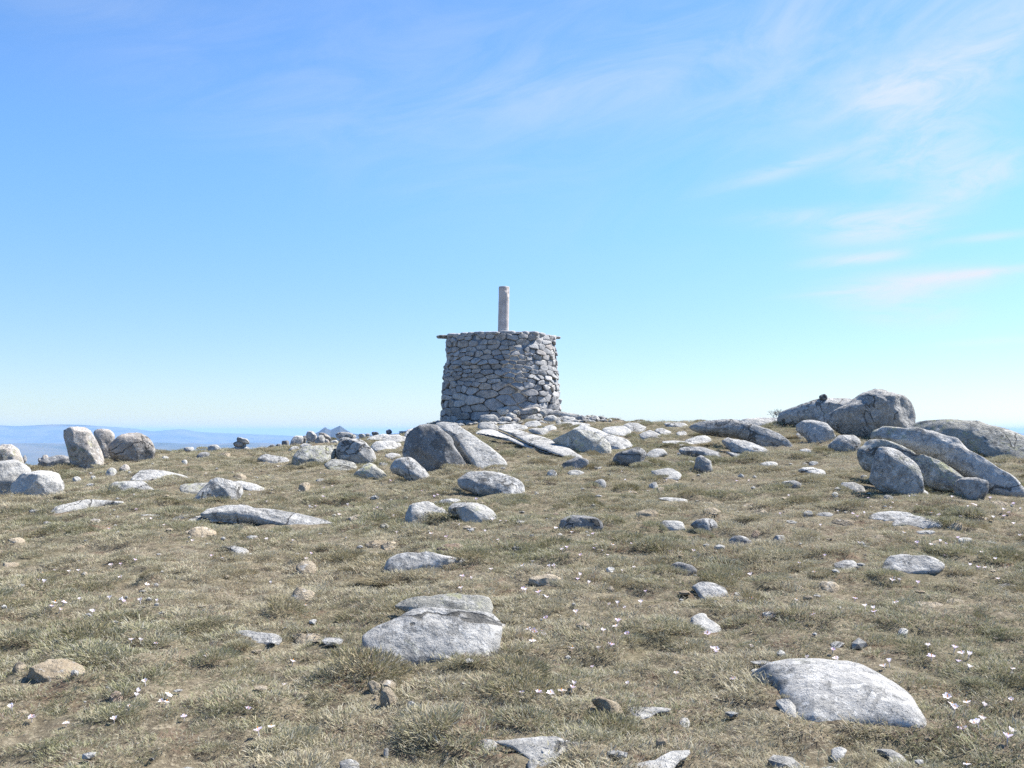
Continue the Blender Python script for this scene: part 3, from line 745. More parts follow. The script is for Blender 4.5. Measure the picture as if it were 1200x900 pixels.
R("D", "1018,220 1060,208 1130,244 1205,270 1205,298 1120,302 1068,260", "long grey slab below the overhanging ledge, its edge dark", "stone_slab", tau=30, mat="g", tf=.4)
R("D", "1038,290 1100,308 1184,320 1172,340 1108,327", "thin pale slab at the foot of the long dark-edged slab", "stone_slab", tau=22, mat="p", tf=.3)
R("D", "68,727 95,673 180,666 290,670 347,721 320,737 250,730 150,732 108,737", "squared dark grey block lying alone in the middle of the slope", "rock", tau=60, mat="d", p=3.2, tf=0.5, cuts=10)
S("D", 105, 735, 56, 30, "little pale stone at the corner of the squared dark block", "p")
R("D", "663,742 680,700 720,695 802,710 823,746 760,753 700,738", "small white-topped rock beside its blue-grey twin", "rock", tau=36, mat="p", cuts=10)
R("D", "833,717 880,692 960,684 1002,700 1005,752 940,758 890,738", "small blue-grey squared rock beside its white-topped twin", "rock", tau=60, mat="g", cuts=10, p=2.8)
R("D", "1053,832 1080,793 1140,786 1203,800 1214,837 1100,853", "smooth blue-grey stone below the white-topped and blue-grey twins", "rock", tau=60, mat="d", cuts=10)
S("D", 34, 422, 66, 40, "pale stone beside the dark wedge rock, nearer the oblong slab", "g")
S("D", 178, 416, 116, 26, "flat white slab just under the dark wedge rock", "p", "stone_slab", tau=28)
S("D", 630, 492, 60, 40, "small grey stone in heath below the white diamond slab", "g")
S("D", 670, 518, 50, 34, "ochre stone touching the small grey one below the diamond slab", "o")
R("D", "643,572 700,561 800,569 844,586 750,582", "thin broken white slab in the heath below the diamond slab", "stone_slab", tau=18, mat="p", tf=.3)
S("D", 590, 650, 140, 36, "crumbling tan rock uphill of the white-topped twin", "o", "rock", tau=35, amp=0.1)
S("D", 975, 642, 112, 38, "crumbling ochre rock uphill of the blue-grey twin", "o", "rock", tau=35, amp=0.1)
S("D", 500, 534, 84, 20, "flat yellowish stone in heath left of the thin broken slab".replace("left of", "beside"), "o", tau=24)
S("D", 1190, 607, 84, 22, "flat ochre stone higher up the slope than the crumbling ochre rock", "o", tau=24)
S("D", 850, 362, 44, 26, "small white stone under the pale roof-like slab", "p")
S("D", 300, 385, 60, 14, "thin pale stone beside the lit end of the dark wedge rock", "p", tau=24)

R("Q", "185,302 260,276 400,288 445,310 335,326 250,318", "wide pale slab paving the foot of the tower's rubble", "stone_slab", tau=24, mat="p", tf=.35)
R("Q", "560,300 640,285 700,300 660,330 590,330", "small pale slab among heath above the domed outcrop", "stone_slab", tau=24, mat="p", tf=.35)
R("Q", "690,262 800,255 960,275 1000,300 860,300 720,285", "broad pale slab running level along the crest from the tower's rubble", "stone_slab", tau=22, mat="p", tf=.35)
R("P", "866,493 890,489 914,489 932,492.5 915,496 885,496", "pale slab on the skyline just past the overhanging ledge's highest point", "stone_slab", tau=30, mat="p", tf=.35)
R("P", "700,505 722,498 742,501 738,508 715,511", "pale half-buried slab between the sweeping pale slab and the fan-shaped one", "stone_slab", tau=22, mat="p", tf=.35)
R("P", "800,514 824,509 838,514 824,520 806,519", "pale half-buried slab under the overhanging ledge's near end", "stone_slab", tau=22, mat="p", tf=.35)
R("P", "930,508 946,503 962,507 955,514 938,514", "small pale slab between overhanging ledge and the dark-edged smooth slab", "stone_slab", tau=24, mat="p", tf=.35)
R("P", "470,505 492,500 506,503 500,511 480,512", "pale slab on the crest just short of the big shadowed boulder", "stone_slab", tau=26, mat="p", tf=.35)
R("P", "432,520 455,515 470,520 458,526 438,526", "pale slab in turf between the wedge boulder and the big shadowed boulder", "stone_slab", tau=24, mat="p", tf=.35)

# --- the great boulders on the sunny side
R("E", "172,188 190,150 260,120 350,100 470,90 530,105 540,160 500,200 400,205 300,190", "long low boulder behind the great head-like one, a small stone on top", tau=66, mat="g", tf=0.45, d=25.0, by=494, amp=0.03, cuts=5)
R("E", "368,190 400,150 470,118 510,75 560,57 610,52 660,69 720,100 754,125 752,160 737,197 682,228 600,238 540,254 470,238 400,207", "great head-shaped grey boulder, highest rock of the summit", tau=78, mat="g", tf=0.45, p=1.9, pk=(610, 120), amp=0.045, fine=1.5, cuts=5)
S("E", 370, 88, 38, 28, "small squared stone perched on top of the long low boulder", "d", d=24.95, tau=85)
R("E", "700,225 735,190 760,184 830,179 920,184 1020,199 1120,219 1200,249 1320,290 1320,430 1150,410 1000,330 850,270", "huge smooth lichened dome behind the two reclining boulders", tau=44, mat="y", tf=0.3, d=18.5, by=548, pk=(1000, 260), cuts=3)
R("E", "560,237 580,214 640,207 740,214 830,234 920,254 965,290 1040,350 1120,385 1200,430 1235,480 1180,504 1100,484 1000,422 900,372 800,322 700,292 620,267 568,257", "upper of two long reclining boulders, sloping down beside the dome", tau=62, mat="g", tf=0.42, p=3.0, pk=(900, 290), amp=0.05, d=13.9, cuts=8, fine=1.3)
R("E", "505,330 520,278 570,261 640,269 720,309 800,344 900,369 988,420 900,448 780,433 700,400 560,385 518,368", "lower of two long reclining boulders, behind the pale split block", tau=64, mat="y", tf=0.36, tb=0.3, p=3.0, pk=(680, 315), amp=0.05, d=13.6, cuts=8, fine=1.3)
R("E", "553,385 580,310 640,289 690,309 750,350 782,400 793,452 730,464 640,458 578,422", "pale split block with a dark side, in front of the reclining boulders", tau=62, mat="g", tf=0.42, p=1.6, pk=(606, 335), cuts=5, amp=0.045, d=13.0)
R("E", "903,452 930,424 1050,419 1058,472 1020,503 960,508 908,482", "small squat grey block at the foot of the upper reclining boulder", "rock", tau=66, mat="g", tf=0.45, p=3, cuts=10)
R("E", "243,200 300,181 360,189 432,225 400,252 370,278 330,273 288,232", "smooth pale slab with a dark lower edge, below the long low boulder", tau=46, mat="g", tf=0.5)
R("E", "383,282 420,244 500,249 533,266 510,303 470,321 400,303", "squarish grey boulder in heath below the great head-shaped boulder", tau=52, mat="g", tf=0.5, p=2.6)
R("E", "-20,272 0,260 80,290 163,325 120,323 60,312 0,302", "pale slab stepping down from the overhanging ledge", "stone_slab", tau=26, mat="p", tf=.4)
R("E", "30,258 70,275 130,298 110,303 60,288", "narrow pale strip of rock above the stepping slab", "stone_slab", tau=24, mat="p", tf=.4)
R("E", "88,366 150,352 192,366 150,392", "small pale slab in turf below the overhanging ledge's low end", "stone_slab", tau=28, mat="p", tf=.4)
R("E", "248,386 310,377 393,400 340,423 298,397", "white kite-shaped slab in turf below the squarish grey boulder", "stone_slab", tau=28, mat="p", tf=.4)
R("E", "428,450 470,437 520,458 553,482 480,472", "thin white slab beside the shadow of the pale split block", "stone_slab", tau=26, mat="p", tf=.4)
R("E", "186,441 240,431 284,445 276,467 194,462", "brick-like grey stone in turf below the small pale slab", "stone", tau=60, mat="g", p=3)
R("E", "728,476 770,464 818,490 768,490", "low pale slab just under the pale split block", "stone_slab", tau=28, mat="p", tf=.4)
R("E", "610,502 640,491 667,510 630,520", "small grey stone below the shadow of the pale split block", "stone", tau=50, mat="g")
S("E", 296, 311, 52, 20, "small pale stone below the squarish grey boulder's pale neighbour", "p", tau=35)
S("E", 328, 361, 46, 16, "small pale stone uphill of the white kite-shaped slab", "p", tau=35)
S("E", 30, 335, 60, 14, "pale flat stone under the stepping slab", "p", tau=30)
R("E", "12,186 80,175 140,179 205,195 215,206 120,207 60,200", "flat pale slab on the skyline between overhanging ledge and long low boulder", "stone_slab", tau=30, mat="p", tf=.35)
S("E", 538, 420, 34, 18, "little grey stone in the shadow of the pale split block", "g", tau=45)
S("E", 420, 488, 34, 14, "little white stone below the white kite-shaped slab", "p", tau=35)
S("E", 505, 517, 70, 20, "flat ochre stone below the thin white slab", "o", tau=26)

# --- the open slope on the sunny side
R("M", "538,86 600,70 680,65 750,75 742,91 680,101 640,107 598,97", "grey flagstone of a broken pair, larger and flatter half", "stone_slab", tau=22, mat="g", tf=.35)
R("M", "638,112 720,90 770,84 873,105 850,122 760,120 690,114", "grey flagstone of a broken pair, narrower half", "stone_slab", tau=22, mat="g", tf=.35)
R("M", "603,296 640,264 670,244 760,244 872,265 873,297 780,302 700,307", "pale low slab between grass cushions, downhill of the broken flagstones", "stone_slab", tau=26, mat="g", tf=.4)
R("M", "398,286 450,267 490,271 523,296 470,303", "thin grey slab half under grass beside the pale low slab", "stone_slab", tau=24, mat="g", tf=.35)
S("M", 306, 77, 52, 28, "grey round stone at the end of a thin slab in open turf", "g")
S("M", 375, 78, 90, 14, "thin grey slab touching a grey round stone in open turf", "g", "stone_slab", tau=24)
S("M", 238, 112, 56, 16, "small pale stone below the grey round stone and thin slab", "p", tau=30)
R("M", "-2,172 40,165 76,190 72,209 -2,209", "blue-grey half-round stone next to a smaller one on the slope", "stone", tau=60, mat="d")
S("M", 188, 176, 54, 26, "small blue-grey stone next to the half-round one", "g")
S("M", 332, 181, 46, 18, "small white stone beyond the small blue-grey one", "p", tau=35)
S("M", 128, 236, 56, 14, "small flat white stone below the half-round blue-grey stone", "p", tau=28)
S("M", 70, 42, 70, 14, "flat ochre stone uphill of the rounder ochre one", "o", tau=24)
S("M", 114, 70, 66, 24, "rounder ochre stone uphill of the half-round blue-grey stone", "o", tau=40)
S("M", 90, 158, 44, 28, "little brown stone behind the half-round blue-grey stone", "b", tau=45)
S("M", 455, 108, 110, 26, "humped ochre rock with grass growing before it, by the broken flagstones", "o", "rock", tau=35)
S("M", 918, 122, 76, 34, "tan boulder-like clod beyond the narrower flagstone", "o", "rock", tau=50, amp=0.1)
S("M", 1095, 32, 90, 16, "flat tan stone up beside the squat grey block", "o", tau=28)
S("M", 1025, 90, 80, 20, "tan flat stone uphill of the tan clod, among crocuses", "o", tau=28)
S("M", 395, 375, 100, 44, "broken ochre rock with a jagged top in open turf", "o", "rock", tau=40, amp=0.12)
S("M", 795, 452, 150, 34, "wide flat bare ochre rock downhill of the pale low slab", "o", "rock", tau=26, amp=0.1)
S("M", 910, 437, 84, 24, "slim ochre stone next to the wide flat ochre rock", "o", tau=28)
S("M", 600, 169, 46, 14, "small ochre stone between the flagstones and the pale low slab", "o", tau=28)
S("M", 1062, 197, 60, 18, "small white slab near the picture edge, level with the flagstones' lower turf", "p", tau=28)
S("M", 955, 182, 70, 12, "thin white stone below the tan clod", "p", tau=24)
S("M", 148, 491, 66, 16, "thin blue-white stone in turf below the jagged ochre rock", "p", tau=26)
S("M", 1125, 375, 90, 22, "flat pale stone near the picture edge, beyond the slim ochre stone", "r", tau=24)
S("M", 795, 152, 80, 12, "thin pale slab in turf below the narrower flagstone", "p", tau=22)
S("M", 840, 192, 70, 18, "little ochre stone in turf downhill of the tan clod", "o", tau=28)
S("M", 270, 380, 40, 14, "tiny ochre chip beside the jagged ochre rock", "o", tau=28)
S("M", 700, 560, 44, 14, "tiny pale chip in turf uphill of the great smooth dome slab", "p", tau=28)

# --- the middle of the slope
R("L", "757,167 800,145 845,144 896,179 880,192 830,209 798,187", "grey rounded rock with dark underside, uphill of the pale wedge slab", "rock", tau=56, mat="d", cuts=10, tf=.5)
R("L", "853,241 890,228 960,237 1045,271 960,292 920,303 888,272", "pale wedge-shaped slab beside a big round grass cushion", "stone_slab", tau=26, mat="g", tf=.35)
R("L", "850,433 860,390 880,369 930,369 937,400 1004,426 980,442 900,448", "bright white slab with rusty moss beside it, below the grass cushion", "stone_slab", tau=24, mat="p", tf=.3)
R("L", "138,217 180,195 230,189 282,210 323,246 240,237 168,227", "knobbly ochre rock in mid slope among crocuses", "rock", tau=40, mat="o", amp=0.1)
S("L", 506, 174, 44, 16, "tiny pale chip in turf between the ochre rock and grey rounded rock", "p", tau=30)
S("L", 700, 333, 70, 16, "small tan stone tucked under the round grass cushion", "o", tau=28)
S("L", 1175, 98, 44, 18, "small white stone level with the grey rounded rock", "p", tau=30)
S("L", 1090, 280, 90, 8, "thin pale sliver running out from the pale wedge slab", "p", tau=22)
R("F", "188,152 215,95 260,64 350,67 480,64 550,77 591,111 500,118 420,137 320,152 240,159", "white-topped rock with black ragged front, alone above the big boulder", "rock", tau=46, mat="g", tf=0.5, p=2.4, pk=(360, 92))
R("F", "243,307 270,280 380,269 480,261 580,261 692,264 714,300 713,340 700,362 560,352 450,347 340,330 280,322", "flat lichened slab just behind the big grey boulder", "stone_slab", tau=34, mat="y", tf=0.3, p=3)
R("F", "92,457 130,420 240,375 370,324 480,330 600,335 715,340 762,390 742,450 737,520 702,578 640,564 500,544 350,549 240,569 160,589 108,522", "big grey boulder in mid slope with blue-grey shaded front", tau=40, mat="g", tf=0.26, p=3.0, pk=(380, 390), amp=0.035, cuts=5)
S("F", 515, 42, 130, 40, "crumbly brownish clod of rock behind the black-fronted rock", "b", "rock", tau=35, amp=0.12)
S("F", 160, 76, 50, 22, "small squared ochre stone beside the black-fronted rock", "o", tau=40)
S("F", 225, 30, 90, 26, "flat ochre stone uphill of the small squared ochre stone", "o", tau=24)

# --- close to the viewer
R("G", "57,282 140,261 250,251 350,252 450,259 530,274 620,320 700,370 770,430 804,484 780,504 650,490 500,480 400,480 300,490 262,490 238,442 178,382 108,312", "great smooth pale dome slab close to the viewer", tau=9, mat="g", tf=0.42, p=2.4, pk=(430, 360), amp=0.02, cuts=4)
R("G", "160,427 220,414 252,450 268,490 200,466", "small split-off corner of the great pale dome slab", "rock", tau=34, mat="p", tf=.4)
R("G", "566,630 620,624 692,660 724,692 650,692 628,652", "pale flat stone in grass below the great pale dome slab", "stone_slab", tau=22, mat="p", tf=.3)
S("G", 435, 640, 70, 22, "small white stone in grass below the dome slab's cracked corner", "p", tau=26)
S("G", 698, 142, 50, 24, "small white stone uphill beyond the great pale dome slab", "p", tau=30)
S("G", 425, 192, 70, 14, "small thin white stone just behind the great pale dome slab", "p", tau=24)
R("I", "216,316 300,320 378,346 340,362 288,342", "thin grey slab nearly buried, below the long grey ledge", "stone_slab", tau=20, mat="g", tf=.35)
S("I", 635, 412, 100, 52, "humped ochre rock in turf, uphill one of two", "o", "rock", tau=38, amp=0.1)
S("I", 618, 534, 140, 54, "broad ochre rock in turf, downhill one of two", "o", "rock", tau=36, amp=0.08)
R("I", "297,727 340,710 420,725 530,736 510,763 400,758 358,747", "low grey slab beside a ragged ochre outcrop", "stone_slab", tau=20, mat="g", tf=.35)
S("I", 645, 746, 190, 48, "ragged ochre outcrop between the low grey slab and the big grey boulder", "o", "rock", tau=28, amp=0.12)
S("I", 382, 276, 60, 12, "thin pale stone above the nearly buried grey slab", "p", tau=22)
S("I", 140, 246, 160, 34, "flat ochre patch of rock below the long ledge's thick end", "o", "rock", tau=18)
S("I", 957, 356, 56, 22, "small ochre stone near the black-fronted rock's tip", "o", tau=36)
S("I", 870, 184, 110, 20, "flat ochre stone downhill of the tapering point of the long ledge", "o", tau=22)
S("I", 1004, 221, 44, 14, "small flat white stone near the angular white pair", "p", tau=26)
S("H", 225, 520, 240, 72, "large rough ochre outcrop low on the slope, mostly bare", "o", "rock", tau=20, amp=0.1)
S("H", 73, 518, 62, 44, "ochre stone next to the large rough ochre outcrop", "o", tau=40)
S("H", 316, 430, 84, 32, "ochre stone uphill of the large rough outcrop", "o", tau=36)
S("H", 376, 636, 40, 22, "small ochre stone, smallest of three below the rough outcrop", "o", tau=40)
S("H", 437, 626, 58, 38, "ochre stone with a dark face, one of three below the rough outcrop", "b", tau=46)
S("H", 342, 671, 46, 28, "pale ochre stone, lowest of three below the rough outcrop", "o", tau=40)
S("H", 44, 131, 70, 16, "flat ochre stone at the picture edge, upper slope", "o", tau=24)
S("H", 62, 40, 70, 18, "flat ochre stone at the picture edge, highest of its column", "o", tau=24)
S("H", 62, 390, 60, 26, "low brown stone at the picture edge above the rough outcrop", "b", tau=40)
S("H", 88, 680, 50, 20, "small ochre stone at the picture edge below the rough outcrop", "o", tau=30)
S("H", 875, 560, 36, 20, "small tan stone beside a dark tussock low on the slope", "o", tau=34)
R("J", "598,322 625,302 667,325 673,350 640,367 608,347", "knobbly ochre stone of a close pair, upper one", "stone", tau=58, mat="o", amp=0.08)
R("J", "657,367 690,334 722,355 744,400 710,440 668,418", "knobbly ochre stone of a close pair, larger lower one", "stone", tau=60, mat="o", amp=0.08)
S("J", 645, 386, 26, 34, "small ochre chip leaning on the larger of the ochre pair", "o", tau=60)
S("J", 690, 329, 50, 16, "small ochre splinter behind the ochre pair", "o", tau=50)
S("J", 742, 390, 34, 20, "ochre pebble beside the larger of the ochre pair", "o", tau=50)
S("J", 580, 345, 60, 34, "low tan stone in grass beside the upper of the ochre pair", "o", tau=28)
S("J", 288, 372, 110, 46, "flat tan stone in turf uphill of the viewer's grassy verge, alone", "o", tau=26)
S("J", 810, 432, 52, 28, "small white stone beside the ochre pair", "p", tau=36)
S("J", 515, 712, 110, 34, "pale cream stone at the lower picture edge", "p", tau=40)
S("J", 690, 650, 30, 24, "pale pebble above the lower picture edge", "p", tau=44)
S("J", 375, 716, 50, 16, "tiny pale stone at the lower picture edge, next to the cream one", "p", tau=30)
S("J", 1165, 612, 90, 28, "pale stone lying against the bottom rock pavement", "p", tau=28)
R("K", "493,256 530,242 590,264 642,302 636,334 590,336 540,312", "pointed ochre rock with a dark hollow face beside a pale slab", "rock", tau=56, mat="o", tf=.5, p=1.6, pk=(560, 275), amp=0.06)
R("K", "643,302 700,294 845,294 853,306 780,318 730,334 688,334", "pale flat slab beside the pointed ochre rock", "stone_slab", tau=20, mat="p", tf=.25)
R("K", "60,446 120,434 200,433 250,418 350,450 450,460 500,461 460,492 370,508 240,524 185,492", "pale speckled rock pavement at the bottom of the slope", "stone_slab", tau=19, mat="p", tf=.22)
R("K", "640,552 700,538 780,545 850,503 935,473 932,512 870,545 830,575 650,575", "pale rock pavement cut by the lower picture edge", "stone_slab", tau=19, mat="p", tf=.22)
S("K", 685, 286, 70, 16, "thin rusty stone lying on the pale slab by the pointed ochre rock", "o", tau=36)
S("K", 910, 302, 84, 26, "flat ochre stone beyond the pale slab of the pointed ochre rock", "o", tau=28)
S("K", 740, 262, 80, 14, "thin brown stone uphill of the pale slab by the pointed rock", "b", tau=24)
S("K", 800, 272, 60, 12, "thin ochre stone uphill of the pale slab by the pointed rock", "o", tau=24)
S("K", 640, 378, 70, 24, "brown stone in turf between pointed ochre rock and rock pavement", "b", tau=32)
S("K", 40, 435, 50, 20, "brown stone at the end of the speckled rock pavement", "b", tau=32)
S("K", 240, 536, 60, 16, "small pale stone below the speckled rock pavement", "p", tau=26)
S("K", 910, 362, 46, 20, "small pale stone in grass below the flat ochre stone", "p", tau=28)

# ------------------------------------------------------------------ the drystone tower with its survey pillar
def tower_material():
    m, nt, b = node_mat("drystone"); N = NB(nt)
    v, rnd = N.objvec()
    at = N.new("ShaderNodeAttribute"); at.attribute_name = "tone"
    sep = N.new("ShaderNodeSeparateColor"); N.put(at.outputs["Color"], sep.inputs[0])
    c = N.mix(sep.outputs[0], (0.24, 0.245, 0.255), (0.43, 0.425, 0.42))
    c = N.mix(N.math('MULTIPLY', sep.outputs[1], 0.5), c, (0.38, 0.33, 0.29))
    c = N.mix(N.math('MULTIPLY', N.ramp(N.noise(v, 6.0, 6, 0.65), 0.48, 0.62), 0.6), c, (0.15, 0.152, 0.155))
    c = N.mix(N.math('MULTIPLY', N.ramp(N.noise(v, 9.0, 6, 0.65), 0.56, 0.66), 0.6), c, (0.50, 0.50, 0.48))
    c = N.mix(N.math('MULTIPLY', N.ramp(N.noise(v, 50.0, 3, 0.7), 0.58, 0.68), 0.5), c, (0.09, 0.09, 0.09))
    N.put(c, b.inputs["Base Color"])
    N.put(N.bump(N.noise(v, 22.0, 7, 0.7), 0.6, 0.03), b.inputs["Normal"])
    return m

TOWER_D = 30.0
def build_tower():
    rs = np.random.RandomState(5)
    az = math.atan((587 - 600) / FPX)
    cx, cy = math.sin(az) * TOWER_D, math.cos(az) * TOWER_D
    zb = EYE + (HOR - 494) / FPX * 28.3 - 0.12
    Ht = (494 - 387.0) / FPX * 28.35 + 0.12
    root = bpy.data.objects.new("stone_tower", None); scene.collection.objects.link(root)
    root.location = (cx, cy, zb)
    tag(root, "round drystone tower with a concrete survey pillar on top, crowning the summit", "tower")
    r_bot, r_top = 1.79, 1.65
    def radius(v): 
        t = v / Ht
        return r_bot + (r_top - r_bot) * t + 0.035 * math.sin(t * 5.0)
    circ = 2 * math.pi * 1.74
    SX = 0.46                                                 # stones are longer than they are high
    # one seed for each stone, row by row
    rows = []; v = -0.05
    while v < Ht - 0.05:
        t = max(v, 0) / Ht
        h = rs.uniform(0.15, 0.22) if t < 0.35 else rs.uniform(0.115, 0.175)
        rows.append((v + h / 2, h)); v += h
    seeds = []
    for (vv, h) in rows:
        u = rs.uniform(0, 0.2)
        while u < circ - 0.12:
            w = float(np.clip(rs.lognormal(math.log(0.31 if vv > 0.9 else 0.37), 0.42), 0.14, 0.75))
            uu = u + w / 2
            seeds.append((uu, vv + rs.normal() * h * 0.20 + 0.05 * math.sin(uu * 1.3 + vv * 2.0)))
            u += w
    # a few big blocks seen low on the shaded side: clear their neighbours away
    big = [(-0.15, 0.62, .17), (0.25, 1.05, .15), (0.95, 0.95, .17), (0.35, 0.42, .18), (-0.75, 0.70, .16), (1.05, 0.38, .16), (-0.45, 0.92, .15), (0.2, 0.72, .12), (-1.1, .3, .15)]
    for (bu, bv, br) in big:
        bu %= circ
        seeds = [s for s in seeds if ((min(abs(s[0] - bu), circ - abs(s[0] - bu)) * SX) ** 2 + (s[1] - bv) ** 2) > br ** 2]
        seeds.append((bu, bv))
    S2 = np.array(seeds) * np.array([SX, 1.0])
    wrap = circ * SX
    allS = np.vstack([S2, S2 + [wrap, 0], S2 - [wrap, 0]])
    VV = []; FF = []; TT = []
    def add(V, F, tone):
        o = len(VV); VV.extend(V); FF.extend([[i + o for i in f] for f in F]); TT.extend([tone] * len(V))
    for si, s in enumerate(S2):
        dd = np.hypot(*(allS - s).T)
        nb = np.argsort(dd)[1:22]
        poly = [(s[0] - 0.4, -0.12), (s[0] + 0.4, -0.12), (s[0] + 0.4, Ht - 0.06 + rs.uniform(-.03, .03)), (s[0] - 0.4, Ht - 0.06 + rs.uniform(-.03, .03))]
        for q in allS[nb]:
            mid = (s + q) / 2; n = q - s
            out = []
            for i in range(len(poly)):
                a, b = np.array(poly[i]), np.array(poly[(i + 1) % len(poly)])
                da, db = (a - mid) @ n, (b - mid) @ n
                if da <= 0: out.append(tuple(a))
                if da * db < 0: out.append(tuple(a + (b - a) * da / (da - db)))
            poly = out
            if len(poly) < 3: break
        if len(poly) < 3: continue
        P = np.array(poly) / [SX, 1.0]
        c = P.mean(0); e = np.ptp(P, axis=0)
        if min(e) < 0.04: continue
        gap = np.array([1 - 0.016 / e[0], 1 - 0.012 / e[1]])
        P = c + (P - c) * np.clip(gap, 0.5, 1)
        th = rs.normal() * 0.06
        P = c + (P - c) @ np.array([[math.cos(th), math.sin(th)], [-math.sin(th), math.cos(th)]])
        P = resample(chaikin_soft(P), 24)
        V, F = pillow(P, c + rs.uniform(-.15, .15, 2) * e, 0.055 * rs.uniform(0.6, 1.4), 0.10, rs.choice([5.0, 7.0, 9.0]), 8)
        V[:, 2] += rs.normal() * 0.020 + (V[:, 1] - c[1]) * rs.normal() * 0.22 + (V[:, 0] - c[0]) * rs.normal() * 0.12
        V = V + 0.008 * np.stack([fbm(V * 7 + si * 3.1 + 9 * k, 3, 70 + k) for k in range(3)], 1) * 1.6
        if area_sign(P) < 0: F = [f[::-1] for f in F]
        W = []
        for (u, vv, h) in V:
            a = u / 1.74; r = radius(vv) + h - 0.055
            W.append((r * math.sin(a), -r * math.cos(a), vv))
        add(W, F, (float(np.clip(rs.normal(0.5, 0.30), 0, 1)), float(max(0, rs.normal(-0.1, 0.5))), 0, 1))
    # dark core cylinder behind the face stones, added to block light, closed on top
    n = 64; base = []; F = []
    for vv in (-0.2, Ht - 0.10):
        for i in range(n):
            a = 2 * math.pi * i / n; r = radius(max(vv, 0)) - 0.055
            base.append((r * math.sin(a), -r * math.cos(a), vv))
    F = [(i, (i + 1) % n, n + (i + 1) % n, n + i) for i in range(n)] + [tuple(range(n, 2 * n))]
    add(base, F, (0.0, 0, 0, 1))
    # flat rim stones round the top and fill in the middle
    a = 0.0
    rim = []
    while a < 2 * math.pi - 0.1:
        w = rs.uniform(0.22, 0.52); rim.append((a + w / 2 / r_top, r_top - 0.19 + rs.uniform(-.05, .05), w * 1.05, rs.uniform(.34, .46), rs.uniform(0.07, 0.15), Ht - 0.085 + rs.uniform(-.01, .02))); a += w / r_top
    for _ in range(34):
        rr = math.sqrt(rs.uniform(0.05, 1)) * 1.25
        rim.append((rs.uniform(0, 6.28), rr, rs.uniform(.3, .5), rs.uniform(.25, .4), rs.uniform(.05, .09), Ht - 0.11))
    for k, (a, rr, w, dp, h, z) in enumerate(rim):
        V, F = slab_body(rs, w, dp, h)
        ca, sa = math.cos(a), math.sin(a)
        W = [(sa * (rr + y) + ca * x, -ca * (rr + y) + sa * x, z + zz + h * 0.25) for x, y, zz in V]
        add(W, F, (float(np.clip(rs.normal(0.5, 0.2), 0, 1)), float(max(0, rs.normal(0, 0.4))), 0, 1))
    me = new_mesh("drystone_wall", VV, FF, tower_material())
    at = me.color_attributes.new("tone", 'FLOAT_COLOR', 'POINT')
    at.data.foreach_set("color", np.array(TT, dtype=np.float32).ravel())
    fix_normals(me)
    link("drystone_wall", me, root)
    # the two slabs that stick out at the rim
    for (sx, ln, h, zz, yo) in ((-1, 0.62, 0.11, Ht - 0.04, -0.12), (1, 0.42, 0.08, Ht - 0.06, -0.1)):
        V, F = slab_body(rs, ln, 0.36, h)
        o = link("projecting_slab", new_mesh("projecting_slab", V, F, MAT["r"]), root, (sx * (r_top + (0.0 if sx < 0 else -0.03)), yo, zz))
    # survey pillar: cast concrete cylinder, chipped at its upper edge
    n, Hp, rp = 48, 54 / FPX * 29.6 + 0.24, 0.163
    V = []; F = []; levels = list(np.linspace(0, Hp - 0.02, 40)) + [Hp - 0.008, Hp]
    for k, z in enumerate(levels):
        rr = rp * (1 if k < 40 else 0.985 if k == 40 else 0.94)
        for i in range(n):
            an = 2 * math.pi * i / n
            V.append((rr * math.cos(an) + 0.012 * z, rr * math.sin(an), z))
    V = np.array(V)
    # chips: bite into the rim on the sunny side
    for (cxp, cyp, czp, rad) in ((0.16, -0.10, Hp - 0.06, 0.11), (0.17, -0.06, Hp - 0.22, 0.08), (0.08, -0.16, Hp - 0.12, 0.06), (0.19, -0.02, Hp - 0.36, 0.06)):
        c0 = np.array([cxp, cyp, czp]); dd = V - c0; L = np.linalg.norm(dd, axis=1)
        w = np.clip(1 - L / rad, 0, 1) ** 0.6
        V[:, :2] *= (1 - 0.20 * w)[:, None]
    V = V + 0.006 * np.stack([fbm(V * 9 + 7 * k, 3, 31 + k) for k in range(3)], 1)
    L = len(levels)
    F = [(k * n + i, k * n + (i + 1) % n, (k + 1) * n + (i + 1) % n, (k + 1) * n + i) for k in range(L - 1) for i in range(n)]
    F += [tuple(range((L - 1) * n, L * n)), tuple(range(n - 1, -1, -1))]
    m, nt, b = node_mat("weathered_concrete"); N = NB(nt)
    v, rnd = N.objvec()
    c = N.mix(N.ramp(N.noise(v, 5.0, 6, 0.6), 0.35, 0.65), (0.39, 0.355, 0.335), (0.50, 0.46, 0.435))
    c = N.mix(N.math('MULTIPLY', N.ramp(N.noise(v, 14.0, 6, 0.7), 0.58, 0.66), 0.6), c, (0.52, 0.49, 0.46))
    c = N.mix(N.math('MULTIPLY', N.ramp(N.noise(v, 60.0, 3, 0.7), 0.58, 0.68), 0.5), c, (0.14, 0.13, 0.12))
    N.put(c, b.inputs["Base Color"])
    N.put(N.bump(N.noise(v, 30.0, 6, 0.7), 0.5, 0.015), b.inputs["Normal"])
    po = link("survey_pillar", new_mesh("survey_pillar", V, F, m), root, ((589.5 - 587) / FPX * TOWER_D, -0.05, Ht - 0.12))
    po.rotation_euler = (0, math.radians(0.5), 0)
    return root

def chaikin_soft(P):
    Q = np.roll(P, -1, 0)
    return np.stack([0.87 * P + 0.13 * Q, 0.13 * P + 0.87 * Q], 1).reshape(-1, 2)

def area_sign(P):
    return np.sum(P[:, 0] * np.roll(P[:, 1], -1) - np.roll(P[:, 0], -1) * P[:, 1])

